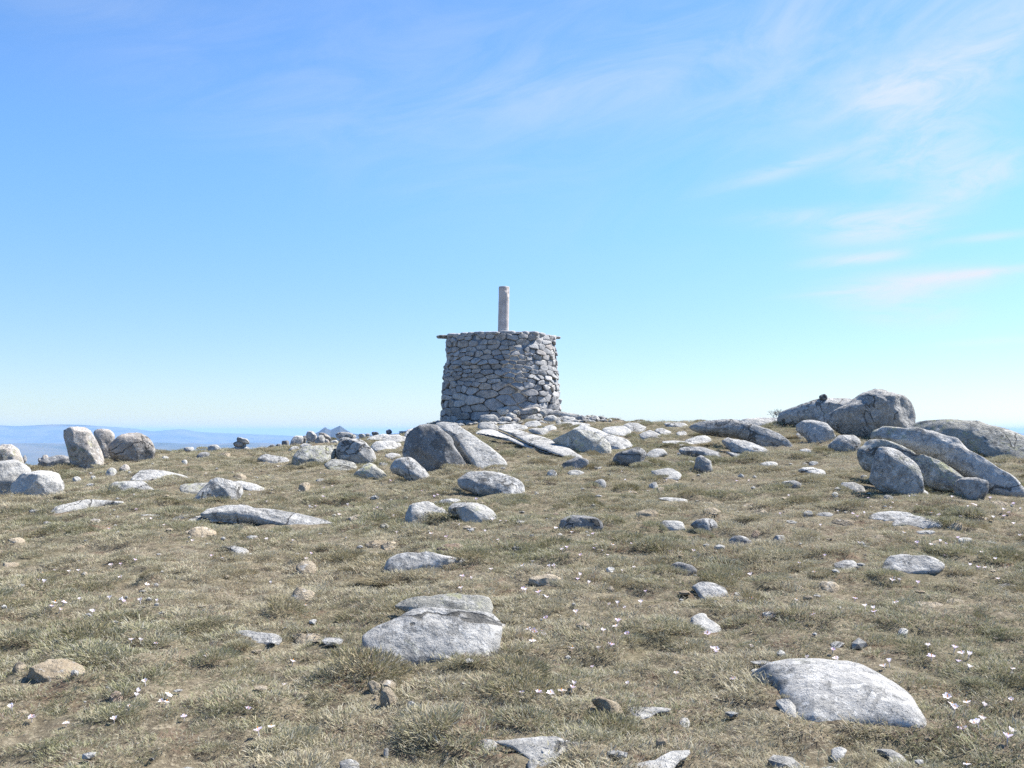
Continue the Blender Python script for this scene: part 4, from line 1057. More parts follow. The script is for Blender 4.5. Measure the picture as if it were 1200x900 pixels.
def slab_body(rs, w, d, h):
    """a flat rough stone, w x d x h, lying down"""
    k = 9
    a = np.linspace(0, 2 * math.pi, k, endpoint=False) + rs.uniform(-.2, .2, k)
    sq = 1 / np.maximum(np.abs(np.cos(a)), np.abs(np.sin(a))) ** 0.75
    P = np.stack([np.cos(a) * w / 2 * sq, np.sin(a) * d / 2 * sq], 1) * rs.uniform(0.85, 1.05, (k, 1))
    P = resample(chaikin(P, 1), 22)
    V, F = pillow(P, P.mean(0), h * 0.5, h * 0.5, 4.0, 6, 4.0)
    V = V + 0.012 * np.stack([fbm(V * 8 + rs.uniform(0, 50), 3, 12 + k) for k in range(3)], 1)
    return V, F

def fix_normals(me):
    import bmesh
    bm = bmesh.new(); bm.from_mesh(me); bmesh.ops.recalc_face_normals(bm, faces=bm.faces); bm.to_mesh(me); bm.free()
build_tower()

# ------------------------------------------------------------------ turf, tussocks, crocuses, a dry shrub
def grass_material(name, straw, olive, grey):
    m, nt, b = node_mat(name); N = NB(nt)
    oi = N.new("ShaderNodeObjectInfo")
    at = N.new("ShaderNodeAttribute"); at.attribute_name = "tone"
    sep = N.new("ShaderNodeSeparateColor"); N.put(at.outputs["Color"], sep.inputs[0])
    g = N.new("ShaderNodeNewGeometry")
    big = N.ramp(N.noise(g.outputs["Position"], 0.55, 4, 0.6), 0.36, 0.66)
    mid = N.noise(g.outputs["Position"], 3.0, 3, 0.6)
    f = N.math('ADD', N.math('MULTIPLY', sep.outputs[0], 0.50), N.math('ADD', N.math('MULTIPLY', big, 0.35), N.math('MULTIPLY', mid, 0.30)))
    c = N.mix(N.ramp(f, 0.35, 0.85), straw, olive)
    c = N.mix(N.math('MULTIPLY', N.ramp(sep.outputs[1], 0.55, 0.95), 0.8), c, grey)
    c = N.mix(N.math('MULTIPLY', N.ramp(sep.outputs[2], 0.70, 0.80), N.ramp(N.noise(g.outputs["Position"], 2.1, 4, 0.6), 0.40, 0.62)), c, (0.30, 0.225, 0.175))
    N.put(c, b.inputs["Base Color"])
    b.inputs["Roughness"].default_value = 0.8
    tr = N.new("ShaderNodeBsdfTranslucent"); N.put(c, tr.inputs["Color"])
    mx = N.new("ShaderNodeMixShader"); mx.inputs[0].default_value = 0.22
    nt.links.new(b.outputs[0], mx.inputs[1]); nt.links.new(tr.outputs[0], mx.inputs[2])
    out = [n for n in nt.nodes if n.type == 'OUTPUT_MATERIAL'][0]
    nt.links.new(mx.outputs[0], out.inputs[0])
    return m
TURF = grass_material("dry_turf", (0.435, 0.39, 0.275), (0.225, 0.23, 0.125), (0.37, 0.36, 0.31))
TUSS = grass_material("tussock_grass", (0.35, 0.30, 0.195), (0.18, 0.18, 0.092), (0.28, 0.265, 0.21))

def tuft_mesh(name, seed, R_, n, hmin, hmax, wid, lean, mat):
    rs = np.random.RandomState(seed)
    V = np.zeros((n, 5, 3)); T = np.zeros((n, 5, 4)); 
    for i in range(n):
        rr = math.sqrt(rs.uniform()) * R_; a = rs.uniform(0, 6.283)
        root = np.array([rr * math.cos(a), rr * math.sin(a), -0.012])
        q = rr / R_
        L = rs.uniform(hmin, hmax) * (1.0 - 0.35 * q * q)
        out = a + rs.normal() * 0.9
        ln = 1.35 * lean * (0.25 + 0.9 * q) * rs.uniform(0.5, 1.5)
        d1 = np.array([math.cos(out) * ln, math.sin(out) * ln, 1.0]); d1 /= np.linalg.norm(d1)
        d2 = np.array([math.cos(out) * (ln * 2.2 + .2), math.sin(out) * (ln * 2.2 + .2), 0.8]); d2 /= np.linalg.norm(d2)
        p1 = root + d1 * L * 0.55; p2 = p1 + d2 * L * 0.5
        fa = rs.uniform(0, 6.283); sd = np.array([math.cos(fa), math.sin(fa), 0]) * wid * rs.uniform(0.7, 1.3)
        V[i] = [root - sd, root + sd, p1 - sd * .8, p1 + sd * .8, p2]
        T[i, :, 0] = rs.uniform(); T[i, :, 1] = rs.uniform(); T[i, :, 2] = rs.uniform(); T[i, :, 3] = 1
    F = []
    for i in range(n):
        o = i * 5
        F += [(o, o + 1, o + 3, o + 2), (o + 2, o + 3, o + 4)]
    me = new_mesh(name, V.reshape(-1, 3), F, mat, False)
    at = me.color_attributes.new("tone", 'FLOAT_COLOR', 'POINT')
    at.data.foreach_set("color", T.reshape(-1).astype(np.float32))
    return me

POLY_SIZE = []
def cushion_mesh(name, seed, n, mat):
    """a domed cushion of heath-like turf, about 30 cm across: short blades standing out of a mound"""
    rs = np.random.RandomState(seed)
    V = np.zeros((n, 5, 3)); T = np.zeros((n, 5, 4))
    lob = rs.uniform(0, 6.28, 3)
    for i in range(n):
        a = rs.uniform(0, 6.283); e = math.acos(rs.uniform(0.02, 1.0))
        k = 1 + 0.18 * math.sin(2 * a + lob[0]) + 0.12 * math.sin(3 * a + lob[1])
        nrm = np.array([math.sin(e) * math.cos(a), math.sin(e) * math.sin(a), math.cos(e)])
        root = nrm * np.array([0.125 * k, 0.11 * k, 0.055 * (0.8 + 0.2 * k)]) * rs.uniform(0.72, 1.0)
        d = nrm * np.array([1, 1, 1.0]) + np.array([0, 0, 0.55]) + rs.normal(size=3) * 0.33; d /= np.linalg.norm(d)
        L = rs.uniform(0.022, 0.045)
        d2 = d + rs.normal(size=3) * 0.25 - np.array([0, 0, 0.15]); d2 /= np.linalg.norm(d2)
        p1 = root + d * L * 0.55; p2 = p1 + d2 * L * 0.5
        fa = rs.uniform(0, 6.283); sd = np.cross(d, [math.cos(fa), math.sin(fa), 0.1]); sd = sd / (np.linalg.norm(sd) + 1e-6) * 0.0017
        V[i] = [root - sd, root + sd, p1 - sd * .8, p1 + sd * .8, p2]
        T[i, :, 0] = rs.uniform(); T[i, :, 1] = rs.uniform(); T[i, :, 2] = rs.uniform(0, .8); T[i, :, 3] = 1
    F = []
    for i in range(n):
        o = i * 5; F += [(o, o + 1, o + 3, o + 2), (o + 2, o + 3, o + 4)]
    me = new_mesh(name, V.reshape(-1, 3), F, mat, False)
    at = me.color_attributes.new("tone", 'FLOAT_COLOR', 'POINT')
    at.data.foreach_set("color", T.reshape(-1).astype(np.float32))
    return me

def rock_bvh():
    bpy.context.view_layer.update()
    V = []; F = []
    for o in ROCKS:
        POLY_SIZE.extend([0.1 if (o.name.startswith('stone_slab') or 'pavement' in o["label"] or 'ochre pair' in o["label"]) else max(o.dimensions)] * len(o.data.polygons))
        off = len(V); L = o.location
        V += [tuple(v.co + L) for v in o.data.vertices]
        F += [[i + off for i in p.vertices] for p in o.data.polygons]
    return BVHTree.FromPolygons(V, F)
BVH = rock_bvh()

def build_grass():
    rs = np.random.RandomState(21)
    pts_ = []
    for (d0, d1, dens) in ((2.6, 6, 340), (6, 10, 280), (10, 16, 190), (16, 24, 120), (24, 36, 80)):
        n = int(0.5 * (d1 * d1 - d0 * d0) * 1.36 * dens)
        d = np.sqrt(rs.uniform(d0 * d0, d1 * d1, n)); a = rs.uniform(-0.68, 0.68, n)
        pts_.append(np.stack([np.sin(a) * d, np.cos(a) * d, d], 1))
    base = np.concatenate(pts_)
    skirt = []                                        # taller grass grows along the foot of every rock
    for o in ROCKS:
        co = np.array([v.co for v in o.data.vertices]); lo = co[co[:, 2] < np.quantile(co[:, 2], 0.6)]
        ex = np.ptp(co[:, 0]); n = int(min(120, 6 + ex * 70) * (0.35 if o.name.startswith('stone_slab') else 1.0)) if ex > 0.32 and 'pavement' not in o["label"] else 0
        k = rs.randint(0, len(lo), n); cen = co[:, :2].mean(0)
        q = lo[k, :2] + np.array(o.location)[:2]
        dv = lo[k, :2] - cen; dv /= np.linalg.norm(dv, axis=1, keepdims=True) + 1e-6
        q = q + dv * rs.uniform(-0.02, 0.10, (n, 1))
        skirt.append(np.stack([q[:, 0], q[:, 1], np.hypot(q[:, 0], q[:, 1])], 1))
    nb = len(base)
    P = np.concatenate([base] + skirt); D = P[:, 2].copy()
    is_sk = np.arange(len(P)) >= nb
    hk = hummock(P[:, 0], P[:, 1])
    p3 = np.stack([P[:, 0], P[:, 1], np.zeros(len(P))], 1)
    bare = fbm(p3 * 1.15 + 40, 4, 77)
    fine = noise3(p3 * 9.0 + 5, 78)
    keep = ((0.45 * bare + 0.45 * hk + 0.35 * fine) > -0.48) & (rs.uniform(size=len(P)) < 0.96)
    tr = trench(P[:, 0], P[:, 1])
    keep &= ~((tr < 0.06) & (rs.uniform(size=len(P)) < 0.6) & (bare < 0.2))
    keep |= is_sk
    P, D, hk, bare, is_sk = P[keep], D[keep], hk[keep], bare[keep], is_sk[keep]
    Z = ground_height(P[:, 0], P[:, 1])
    far = np.clip((D - 8) / 22, 0, 1)
    sc = (1.0 + 0.48 * hk + rs.normal(size=len(P)) * 0.16 + 0.30 * far)
    sc = np.clip(sc * (0.95 + 0.30 * np.clip(bare, -.4, .6)), 0.38, 2.1) * np.where(is_sk, 1.2, 1.0)
    ok = np.ones(len(P), bool)
    for i in range(len(P)):
        h = BVH.ray_cast(Vector((P[i, 0], P[i, 1], 6.0)), Vector((0, 0, -1)))
        if h[0] is not None and h[0].z > Z[i] - 0.015: ok[i] = False
        elif D[i] < 34:                                   # thin the grass just before small stones
            f = BVH.ray_cast(Vector((P[i, 0], P[i, 1], Z[i] + 0.02)), Vector((P[i, 0], P[i, 1], 0)).normalized(), 0.02 + 0.014 * D[i])
            if f[0] is not None and POLY_SIZE[f[2]] < 0.4 and rs.uniform() < 0.8: ok[i] = False
    tw = (P[:, 0] - math.sin(-0.0111) * TOWER_D) ** 2 + (P[:, 1] - TOWER_D) ** 2 < 1.85 ** 2
    foot = ((P[:, 0] + 0.33) ** 2 + (P[:, 1] - TOWER_D) ** 2 < 4.2 ** 2) & (P[:, 0] > -1.6) & (P[:, 1] < TOWER_D + .5)
    ok &= ~(foot & (rs.uniform(size=len(P)) < 0.72))
    ok &= ~tw
    P, Z, sc, hk = P[ok], Z[ok], sc[ok], hk[ok]
    n = len(P)
    me = bpy.data.meshes.new("grass")
    me.vertices.add(n)
    me.vertices.foreach_set("co", np.stack([P[:, 0], P[:, 1], Z], 1).ravel())
    ki = rs.choice(8, n, p=[.17, .17, .17, .13, .12, .10, .07, .07]).astype(np.int32)
    for nm, val in (("tuft_scale", np.stack([sc * rs.uniform(.95, 1.35, n), sc * rs.uniform(.95, 1.35, n), sc * rs.uniform(.45, .95, n)], 1)),
                    ("tuft_turn", np.stack([rs.normal(size=n) * .16 + .06, rs.normal(size=n) * .16, rs.uniform(0, 6.283, n)], 1))):
        at = me.attributes.new(nm, 'FLOAT_VECTOR', 'POINT'); at.data.foreach_set("vector", val.astype(np.float32).ravel())
    cl = fbm(np.stack([P[:, 0], P[:, 1], np.zeros(n)], 1) * 0.8 + 90, 3, 88)
    cu = (rs.uniform(size=n) < np.where(P[:, 1] < 14, 0.016, 0.024) * np.clip(1 + 2.2 * cl, 0.25, 2.6)) & (hk > -0.5)
    ki[cu] = rs.choice([8, 9, 10], cu.sum())
    at = me.attributes.new("tuft_kind", 'INT', 'POINT'); at.data.foreach_set("value", ki)
    o = link("grass", me); o["kind"] = "stuff"
    coll = bpy.data.collections.new("turf_kinds")
    kinds = [(0.085, 95, .025, .050, .0016, .55), (0.095, 100, .022, .045, .0016, .7), (0.075, 90, .030, .058, .0016, .45), (0.11, 105, .020, .042, .0017, .8),
             (0.08, 80, .030, .065, .0015, .6), (0.09, 95, .020, .040, .0018, .9), (0.06, 85, .040, .080, .0016, .5), (0.10, 110, .025, .055, .0015, .9)]
    for k, a in enumerate(kinds):
        t = bpy.data.objects.new("turf_kind_%d" % k, tuft_mesh("turf_kind", 300 + k, *a, TURF)); coll.objects.link(t)
    for k in range(3):
        t = bpy.data.objects.new("turf_kind_x%d" % k, cushion_mesh("turf_cushion", 350 + k, 900, TUSS if k == 1 else TURF)); coll.objects.link(t)
    ng = bpy.data.node_groups.new("scatter_turf", 'GeometryNodeTree')
    ng.interface.new_socket("Geometry", in_out='INPUT', socket_type='NodeSocketGeometry')
    ng.interface.new_socket("Geometry", in_out='OUTPUT', socket_type='NodeSocketGeometry')
    nd = ng.nodes
    gi = nd.new("NodeGroupInput"); go = nd.new("NodeGroupOutput")
    iop = nd.new("GeometryNodeInstanceOnPoints"); ci = nd.new("GeometryNodeCollectionInfo")
    ci.inputs["Collection"].default_value = coll
    ci.inputs["Separate Children"].default_value = True
    ci.inputs["Reset Children"].default_value = True
    iop.inputs["Pick Instance"].default_value = True
    def attr(nm, ty):
        a = nd.new("GeometryNodeInputNamedAttribute"); a.data_type = ty; a.inputs["Name"].default_value = nm
        return a.outputs["Attribute"]
    e2r = nd.new("FunctionNodeEulerToRotation")
    ng.links.new(attr("tuft_turn", 'FLOAT_VECTOR'), e2r.inputs[0])
    ng.links.new(gi.outputs[0], iop.inputs["Points"]); ng.links.new(ci.outputs[0], iop.inputs["Instance"])
    ng.links.new(attr("tuft_kind", 'INT'), iop.inputs["Instance Index"])
    ng.links.new(e2r.outputs[0], iop.inputs["Rotation"]); ng.links.new(attr("tuft_scale", 'FLOAT_VECTOR'), iop.inputs["Scale"])
    ng.links.new(iop.outputs[0], go.inputs[0])
    md = o.modifiers.new("scatter_turf", 'NODES'); md.node_group = ng
    print("tufts", n)
build_grass()

# big single cushions of darker grass
CUSH = [("L", 800, 330, 205, 60, "big round olive grass cushion beside the pale wedge-shaped slab"),
        ("L", 735, 440, 200, 70, "wide pale grass cushion downhill of the big round olive one"),
        ("L", 1010, 325, 190, 45, "low brown-olive grass cushion under the tip of the pale wedge slab"),
        ("G", 465, 590, 170, 90, "dark grass tussock in front of the great pale dome slab"),
        ("G", 165, 412, 120, 60, "small tan grass tussock growing over the dome slab's edge"),
        ("F", 605, 570, 150, 70, "green-tipped grass tussock growing up the front of the big grey boulder"),
        ("H", 905, 650, 110, 50, "dark green grass tussock alone low on the slope beside a tan stone"),
        ("M", 925, 318, 120, 50, "round grass tussock at the end of the pale low slab on the open slope"),
        ("M", 605, 122, 70, 30, "little tan tussock before the broken flagstones"),
        ("F", 860, 500, 80, 40, "small spiky tussock in open turf beside the big grey boulder"),
        ("F", 200, 215, 230, 50, "long low dark cushion of grass below the black-fronted rock"),
        ("K", 370, 430, 200, 60, "dark-shadowed grass cushion over the speckled rock pavement"),
        ("K", 1000, 370, 150, 70, "bushy brown heath tussock by the flat ochre stone near the dome slab")]
CUSH += [("D", 935, 205, 130, 50, "brown heath clump in front of the overhanging ledge's dark face"), ("D", 985, 262, 130, 55, "brown heath clump between roof-like slab and dark-edged slab"),
         ("D", 875, 225, 90, 35, "brown heath clump at the shaded end of the overhanging ledge"), ("E", 262, 262, 80, 40, "tawny heath clump below the stepping slab"),
         ("E", 455, 235, 110, 36, "tawny heath strip between the great head boulder and the squarish one"), ("E", 400, 270, 60, 36, "tawny heath clump wedged between smooth pale slab and squarish boulder"),
         ("Q", 700, 425, 100, 60, "round heath tuft on the shaded flank of the domed outcrop"), ("Q", 120, 400, 190, 60, "tawny heath clump under the lower white rib"),
         ("Q", 420, 390, 150, 50, "tawny heath strip between the two white ribs"), ("D", 450, 190, 110, 40, "brown heath clump under the wide skyline slab"),
         ("D", 560, 355, 70, 40, "heath tuft at the corner of the dark upright block"), ("B", 690, 560, 70, 40, "small brown tuft growing before the tan clod-like rock")]
def build_cushions():
    for i, (reg, x, y, w, h, lab) in enumerate(CUSH):
        p = pts(reg, [(x, y)])[0]; B = ground_hit(p[0], p[1])
        if B is None: continue
        wm = w * REG[reg][2] / FPX * B[1]; hm = min(h * REG[reg][2] / FPX * B[1], wm * 0.6)
        me = tuft_mesh("grass_tussock", 500 + i, 0.46, 620, 0.55, 1.05, 0.011, 0.75, TUSS)
        for v in me.vertices:
            v.co.x *= wm; v.co.y *= min(wm * 0.8, 0.55); v.co.z *= hm * 0.85
        o = link("grass_tussock", me, None, B + np.array([0, wm * 0.2, 0]))
        o.location.z = float(ground_height(o.location.x, o.location.y)[0]) - 0.035
        tag(o, lab, "grass tussock")
build_cushions()

FLOWERS = {
"L": "15,45 55,70 130,160 165,138 245,165 258,160 268,168 278,70 298,85 315,80 322,85 337,13 370,52 378,112 367,200 362,217 404,235 120,263 135,268 195,280 225,300 232,305 433,20 438,80 447,65 470,90 475,50 500,18 515,70 520,40 542,42 497,113 595,63 610,163 557,178 665,270 642,322 505,323 540,327 575,340 357,367 230,385 152,437 170,447 178,455 200,440 207,460 165,492 333,520 455,522 540,408 530,425 472,445 585,455 508,508 600,470 775,100 817,98 868,98 955,178 965,178 922,195 1043,200 1128,202 1130,300 1075,310 935,452 835,502 950,520 970,522 1120,508 1160,500",
"F": "565,180 605,188 562,237 700,148",
"K": "530,37 583,20 1040,47 505,112 870,140 1127,175 663,187 418,187 410,208 370,222 318,235 340,240 263,225 195,230",
"G": "75,3 255,8 500,3 333,65 545,40 578,45 585,58 677,20 410,213 422,248 312,245 645,268 628,282 803,195 817,243 910,210 950,235 968,237 930,262 965,283 1150,290 885,412 895,440 912,462 970,433 1030,445 1147,415 960,547 1025,488 1030,505 1000,522 1015,530 1135,555 1130,582 965,688 65,195 107,190 5,342",
"M": "230,5 68,90 192,78 378,245 272,280 333,315 72,332 515,195 500,423 655,355 670,340 683,348 760,363 678,440 870,245 962,215 1025,237 1085,265 975,290 1010,298 1040,300 1132,298 1170,245 1165,222 1097,345 760,200 812,202 850,190 875,198 930,175 570,45 580,48 650,50 655,28 555,10 820,75 850,78 885,70 890,78 905,75 937,85 970,50 985,35 995,40 980,70 1015,100 1010,105 1075,95 1110,60 1120,85 1140,70 1155,118 1190,58 1185,170 725,3 900,12 360,122 510,88 535,72 490,75 700,155 780,115 1060,12",
"C": "133,465 440,470 325,523 410,548 420,550 390,560 140,578 60,625 38,632 98,665 130,680 160,615 160,668 240,755 175,770 375,775 545,720 470,795 600,740 690,762 775,812 825,845 735,697 820,697 780,700 640,575 1105,745 1120,845 1145,860 1175,858 445,625",
"D": "1115,350 1120,465 1190,465 460,462 440,410 500,380 765,470 706,460 190,820 150,768 275,775 360,775 335,815 395,805 425,805 285,858 300,835 490,835 735,885 790,880 860,882",
"B": "780,470 795,555 790,612 850,545 985,540 930,595 360,592 460,638 715,665 750,665 940,660 988,645 1085,680 1110,675 1150,715 885,715 460,852 610,862 1190,628 1185,515",
"A": "830,740 885,740 800,683 960,775 1062,718 640,798 365,590 965,690 1125,865",
"I": "868,118 830,128 1000,170 1115,245 1060,255 740,312 655,358 635,380 580,368 470,490 560,560 628,592 783,432 250,372 190,370 448,282 568,290 95,290",
"H": "167,135 155,165 142,192 160,203 207,153 260,157 295,155 460,178 505,115 490,105 455,130 420,135 550,208 412,257 460,270 470,262 530,270 590,268 300,262 237,275 200,278 190,287 220,303 347,310 495,413 528,418 585,428 548,573 510,605 510,623 455,662 482,670 430,710 248,725 120,707 48,672 610,640 625,622 620,648 695,702 933,672 775,478 840,105 795,105",
"J": "205,325 40,435 95,545 150,525 248,222",
"E": "65,435 232,500 190,575 430,560 895,505 822,455 755,530 1160,530 1180,470"}
# landmark of every patch of crocuses: photograph pixel and the words that name it
PATCH = [((45, 655), "by the flat ochre stones at the picture edge"), ((60, 705), "in the loose drift uphill of the rough ochre outcrop"), ((170, 690), "in open turf between the ochre stones and the long grey ledge"),
         ((170, 810), "around the small ochre stones below the rough outcrop"), ((215, 600), "near the snaking ledge and the pyramid rock"), ((300, 655), "round the nearly buried grey slab"),
         ((375, 690), "near the two humped ochre rocks"), ((400, 590), "in turf between the long grey ledge and the angular white pair"), ((455, 605), "just beside the angular white pair"),
         ((540, 675), "between the black-fronted rock and the big grey boulder"), ((545, 620), "just downhill of the angular white pair"), ((630, 735), "beside the sunny end of the big grey boulder"),
         ((640, 805), "in a row uphill of the dark cushion by the pointed ochre rock"), ((665, 640), "in the drift downhill of the squared dark block"), ((700, 655), "around the knobbly ochre rock in mid slope"),
         ((720, 710), "near the big round olive grass cushion"), ((840, 680), "around the grey rounded rock and pale wedge slab"), ((770, 560), "in the heath around the white diamond slab"), ((850, 745), "by the bright white slab with rusty moss"),
         ((900, 600), "near the blue-grey half-round stone"), ((1010, 605), "around the broken flagstones"), ((1110, 605), "in the dense drift below the squat grey block"), ((1060, 680), "close to the pale low slab between cushions"),
         ((1150, 650), "near the picture edge beyond the tan clod"), ((950, 715), "around the jagged ochre rock in open turf"), ((1090, 770), "just beyond the great pale dome slab"), ((1150, 845), "in the bright clump at the lower corner beside the dome slab"),
         ((330, 850), "in turf downhill of the lone flat tan stone"), ((880, 770), "in turf behind the cracked corner of the dome slab")]

def petal_mat(name, col):
    m, nt, b = node_mat(name); N = NB(nt)
    v, rnd = N.objvec()
    c = N.mix(N.ramp(N.noise(v, 60.0, 2, 0.5), 0.4, 0.7), col, tuple(min(1, q * 1.1) for q in col))
    N.put(c, b.inputs["Base Color"]); b.inputs["Roughness"].default_value = 0.6
    tr = N.new("ShaderNodeBsdfTranslucent"); N.put(c, tr.inputs["Color"])
    mx = N.new("ShaderNodeMixShader"); mx.inputs[0].default_value = 0.35
    nt.links.new(b.outputs[0], mx.inputs[1]); nt.links.new(tr.outputs[0], mx.inputs[2])
    out = [n for n in nt.nodes if n.type == 'OUTPUT_MATERIAL'][0]
    nt.links.new(mx.outputs[0], out.inputs[0])
    return m
PETALS = [petal_mat("white_petal", (0.86, 0.83, 0.87)), petal_mat("lilac_petal", (0.74, 0.67, 0.84))]
STEM = node_mat("pale_stem")[0]; STEM.node_tree.nodes["Principled BSDF"].inputs["Base Color"].default_value = (0.45, 0.42, 0.40, 1)
STAM = node_mat("orange_stigma")[0]; STAM.node_tree.nodes["Principled BSDF"].inputs["Base Color"].default_value = (0.75, 0.30, 0.03, 1)

def crocus_mesh(seed, openness, pm):
    rs = np.random.RandomState(seed)
    V = []; F = []; MI = []
    zc = 0.024
    for k in range(6):
        a = k * math.pi / 3 + rs.normal() * 0.08
        L = rs.uniform(.023, .028) * (1.0 if k % 2 else 0.92); W = 0.0085
        op = openness * rs.uniform(0.85, 1.15) + (0.1 if k % 2 else 0)
        ca, sa = math.cos(a), math.sin(a)
        s = len(V)
        prof = [(0, .25), (.3, .75), (.62, 1.0), (.88, .65), (1.0, .12)]
        r, z = 0.002, 0.0; pt = 0
        for j, (t, wf) in enumerate(prof):
            ang = op * (0.55 + 0.75 * t)
            r += (t - pt) * L * math.sin(ang); z += (t - pt) * L * math.cos(ang); pt = t
            for q in (-1, 0, 1):
                x = r - (0.0018 * wf if q == 0 else 0) * -1; y = q * W * wf; zz = z - (0.0015 * wf if q == 0 else 0)
                V.append((ca * x - sa * y, sa * x + ca * y, zc + zz))
        for j in range(4):
            for q in range(2):
                b = s + j * 3 + q
                F.append((b, b + 1, b + 4, b + 3)); MI.append(0)
    for (r0, r1, z0, z1, mi) in ((0.0022, 0.003, -0.02, zc + 0.002, 1), (0.0016, 0.0022, zc, zc + 0.017, 2)):
        s = len(V)
        for (r, z) in ((r0, z0), (r1, z1)):
            for i in range(6):
                V.append((r * math.cos(i * 1.0472), r * math.sin(i * 1.0472), z))
        F += [(s + i, s + (i + 1) % 6, s + 6 + (i + 1) % 6, s + 6 + i) for i in range(6)] + [tuple(range(s + 6, s + 12))]
        MI += [mi] * 7
    me = new_mesh("crocus", V, F, PETALS[pm])
    me.materials.append(STEM); me.materials.append(STAM)
    me.polygons.foreach_set("material_index", MI)
    return me

def build_crocuses():
    kinds = [crocus_mesh(900 + i, op, pm) for i, (op, pm) in enumerate(((0.95, 0), (1.15, 0), (0.7, 0), (1.05, 0), (0.8, 1), (1.1, 1), (0.5, 0)))]
    rs = random.Random(4)
    P = []
    for reg, s in FLOWERS.items():
        for q in pts(reg, s):
            if all((q[0] - p[0]) ** 2 + (q[1] - p[1]) ** 2 > 9 for p in P): P.append(q)
    P.sort(key=lambda q: -q[1])
    P = P[:298]
    for q in P:
        B = ground_hit(q[0], q[1] + 1.0)
        if B is None: continue
        for _ in range(2):
            h = 0.028 * FPX / B[1]
            B = ground_hit(q[0], q[1] + h)
            if B is None: break
        if B is None: continue
        hit = BVH.ray_cast(Vector((B[0], B[1], 6.0)), Vector((0, 0, -1)))
        z = float(ground_height(B[0], B[1])[0])
        if hit[0] is not None and hit[0].z > z + 0.01: continue
        o = link("crocus", rs.choice(kinds), None, (B[0], B[1], z))
        sc = rs.uniform(0.62, 1.0)
        o.scale = (sc, sc, sc * rs.uniform(1.0, 1.3))
        o.rotation_euler = (rs.gauss(0, .22), rs.gauss(0, .22), rs.uniform(0, 6.28))
        best = min(PATCH, key=lambda c: (c[0][0] - q[0]) ** 2 + ((c[0][1] - q[1]) * 1.4) ** 2)
        tag(o, "small white crocus " + best[1], "flower", "crocuses " + best[1])
build_crocuses()

def build_shrub():
    """the bare twiggy shrub against the end of the long low boulder"""
    rs = np.random.RandomState(8)
    p = pts("E", [(188, 186)])[0]; d = 26.8
    az = math.atan((p[0] - 600) / FPX)
    B = CAMP + ray(p[0], p[1]) * d * math.cos(az)
    root = bpy.data.objects.new("dry_shrub", None); scene.collection.objects.link(root); root.location = B
    tag(root, "bare grey twiggy shrub at the low end of the long low boulder", "shrub")
    V = []; F = []
    def twig(a, b, r0, r1):
        a, b = np.array(a), np.array(b); ax = b - a; ax = ax / np.linalg.norm(ax)
        s1 = np.cross(ax, [0.3, 0.2, 1]); s1 /= np.linalg.norm(s1); s2 = np.cross(ax, s1); s = len(V)
        for (p_, r) in ((a, r0), (b, r1)):
            for i in range(4): V.append(p_ + (s1 * math.cos(i * 1.571) + s2 * math.sin(i * 1.571)) * r)
        F.extend([(s + i, s + (i + 1) % 4, s + 4 + (i + 1) % 4, s + 4 + i) for i in range(4)])
    def grow(a, d_, L, depth):
        b = a + d_ * L; twig(a, b, 0.006 * 0.7 ** (3 - depth), 0.0042 * 0.7 ** (3 - depth))
        if depth == 0: return
        for _ in range(3):
            nd = d_ + rs.normal(size=3) * 0.45; nd[2] += 0.1; nd /= np.linalg.norm(nd)
            grow(b, nd, L * rs.uniform(.55, .85), depth - 1)
    for _ in range(9):
        d_ = np.array([rs.normal() * .5 - .15, rs.normal() * .4, 1.0]); d_ /= np.linalg.norm(d_)
        grow(np.array([rs.normal() * .08, rs.normal() * .08, -0.03]), d_, 0.13, 3)
    m, nt, b = node_mat("dry_twig"); b.inputs["Base Color"].default_value = (0.16, 0.15, 0.15, 1)
    link("twigs", new_mesh("twigs", V, F, m), root)
build_shrub()

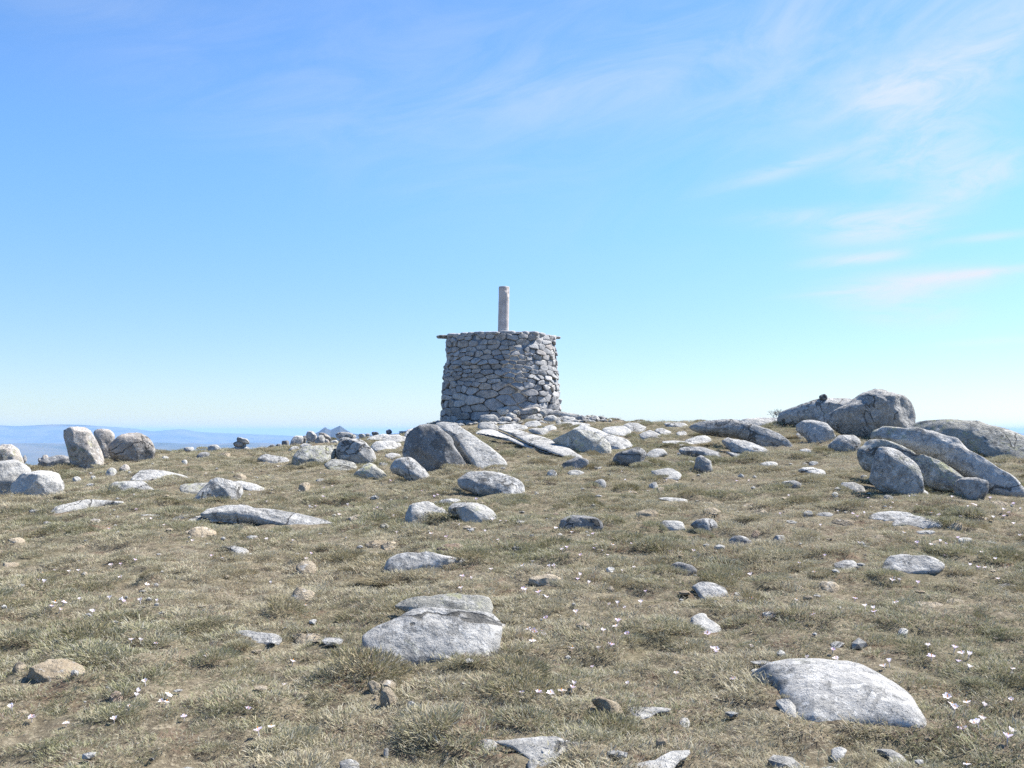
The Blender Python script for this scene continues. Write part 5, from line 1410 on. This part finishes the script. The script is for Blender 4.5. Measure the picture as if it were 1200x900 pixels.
def build_gravel():
    """stone chips lying loose: a thin scatter over the turf, thick rubble crumbs round the foot of the tower"""
    rs = np.random.RandomState(77)
    spots = []
    for _ in range(1300):
        d = math.sqrt(rs.uniform(4.0 ** 2, 22.0 ** 2)); a = rs.uniform(-0.62, 0.62)
        spots.append((math.sin(a) * d, math.cos(a) * d, float(np.clip(rs.lognormal(math.log(0.016), 0.5), 0.007, 0.05)), rs.choice([0, 0, 0, 1, 1])))
    for _ in range(420):
        a = rs.uniform(-2.6, 0.35); r = 1.9 + abs(rs.normal()) * 0.9
        spots.append((-0.33 + r * math.cos(a), TOWER_D + r * math.sin(a), rs.uniform(0.025, 0.085), rs.choice([0, 0, 0, 2])))
    V = []; F = []; MI = []
    ico = [(0, 0, 1), (.9, 0, .4), (.28, .85, .4), (-.72, .53, .4), (-.72, -.53, .4), (.28, -.85, .4), (.72, .53, -.4), (-.28, .85, -.4), (-.9, 0, -.4), (-.28, -.85, -.4), (.72, -.53, -.4), (0, 0, -1)]
    tri = [(0, 1, 2), (0, 2, 3), (0, 3, 4), (0, 4, 5), (0, 5, 1), (1, 6, 2), (2, 7, 3), (3, 8, 4), (4, 9, 5), (5, 10, 1), (2, 6, 7), (3, 7, 8), (4, 8, 9), (5, 9, 10), (1, 10, 6), (11, 7, 6), (11, 8, 7), (11, 9, 8), (11, 10, 9), (11, 6, 10)]
    for (x, y, r, mi) in spots:
        if BVH.ray_cast(Vector((x, y, 6.0)), Vector((0, 0, -1)))[0] is not None: continue
        z = float(ground_height(x, y)[0]) + r * 0.35 + (0.012 if r < 0.03 else 0)
        sc = r * rs.uniform(0.6, 1.4, 3) * np.array([1.2, 1.2, 0.65]); th = rs.uniform(0, 6.28); c, sn = math.cos(th), math.sin(th)
        o = len(V)
        for p in ico:
            q = np.array(p) * sc * rs.uniform(0.75, 1.2)
            V.append((x + c * q[0] - sn * q[1], y + sn * q[0] + c * q[1], z + q[2]))
        F += [(a + o, b + o, d_ + o) for a, b, d_ in tri]; MI += [mi] * 20
    me = new_mesh("gravel", V, F, MAT["p"], False)
    me.materials.append(MAT["o"]); me.materials.append(MAT["g"])
    me.polygons.foreach_set("material_index", [int(i) for i in MI])
    o = link("gravel", me); o["kind"] = "stuff"
build_gravel()
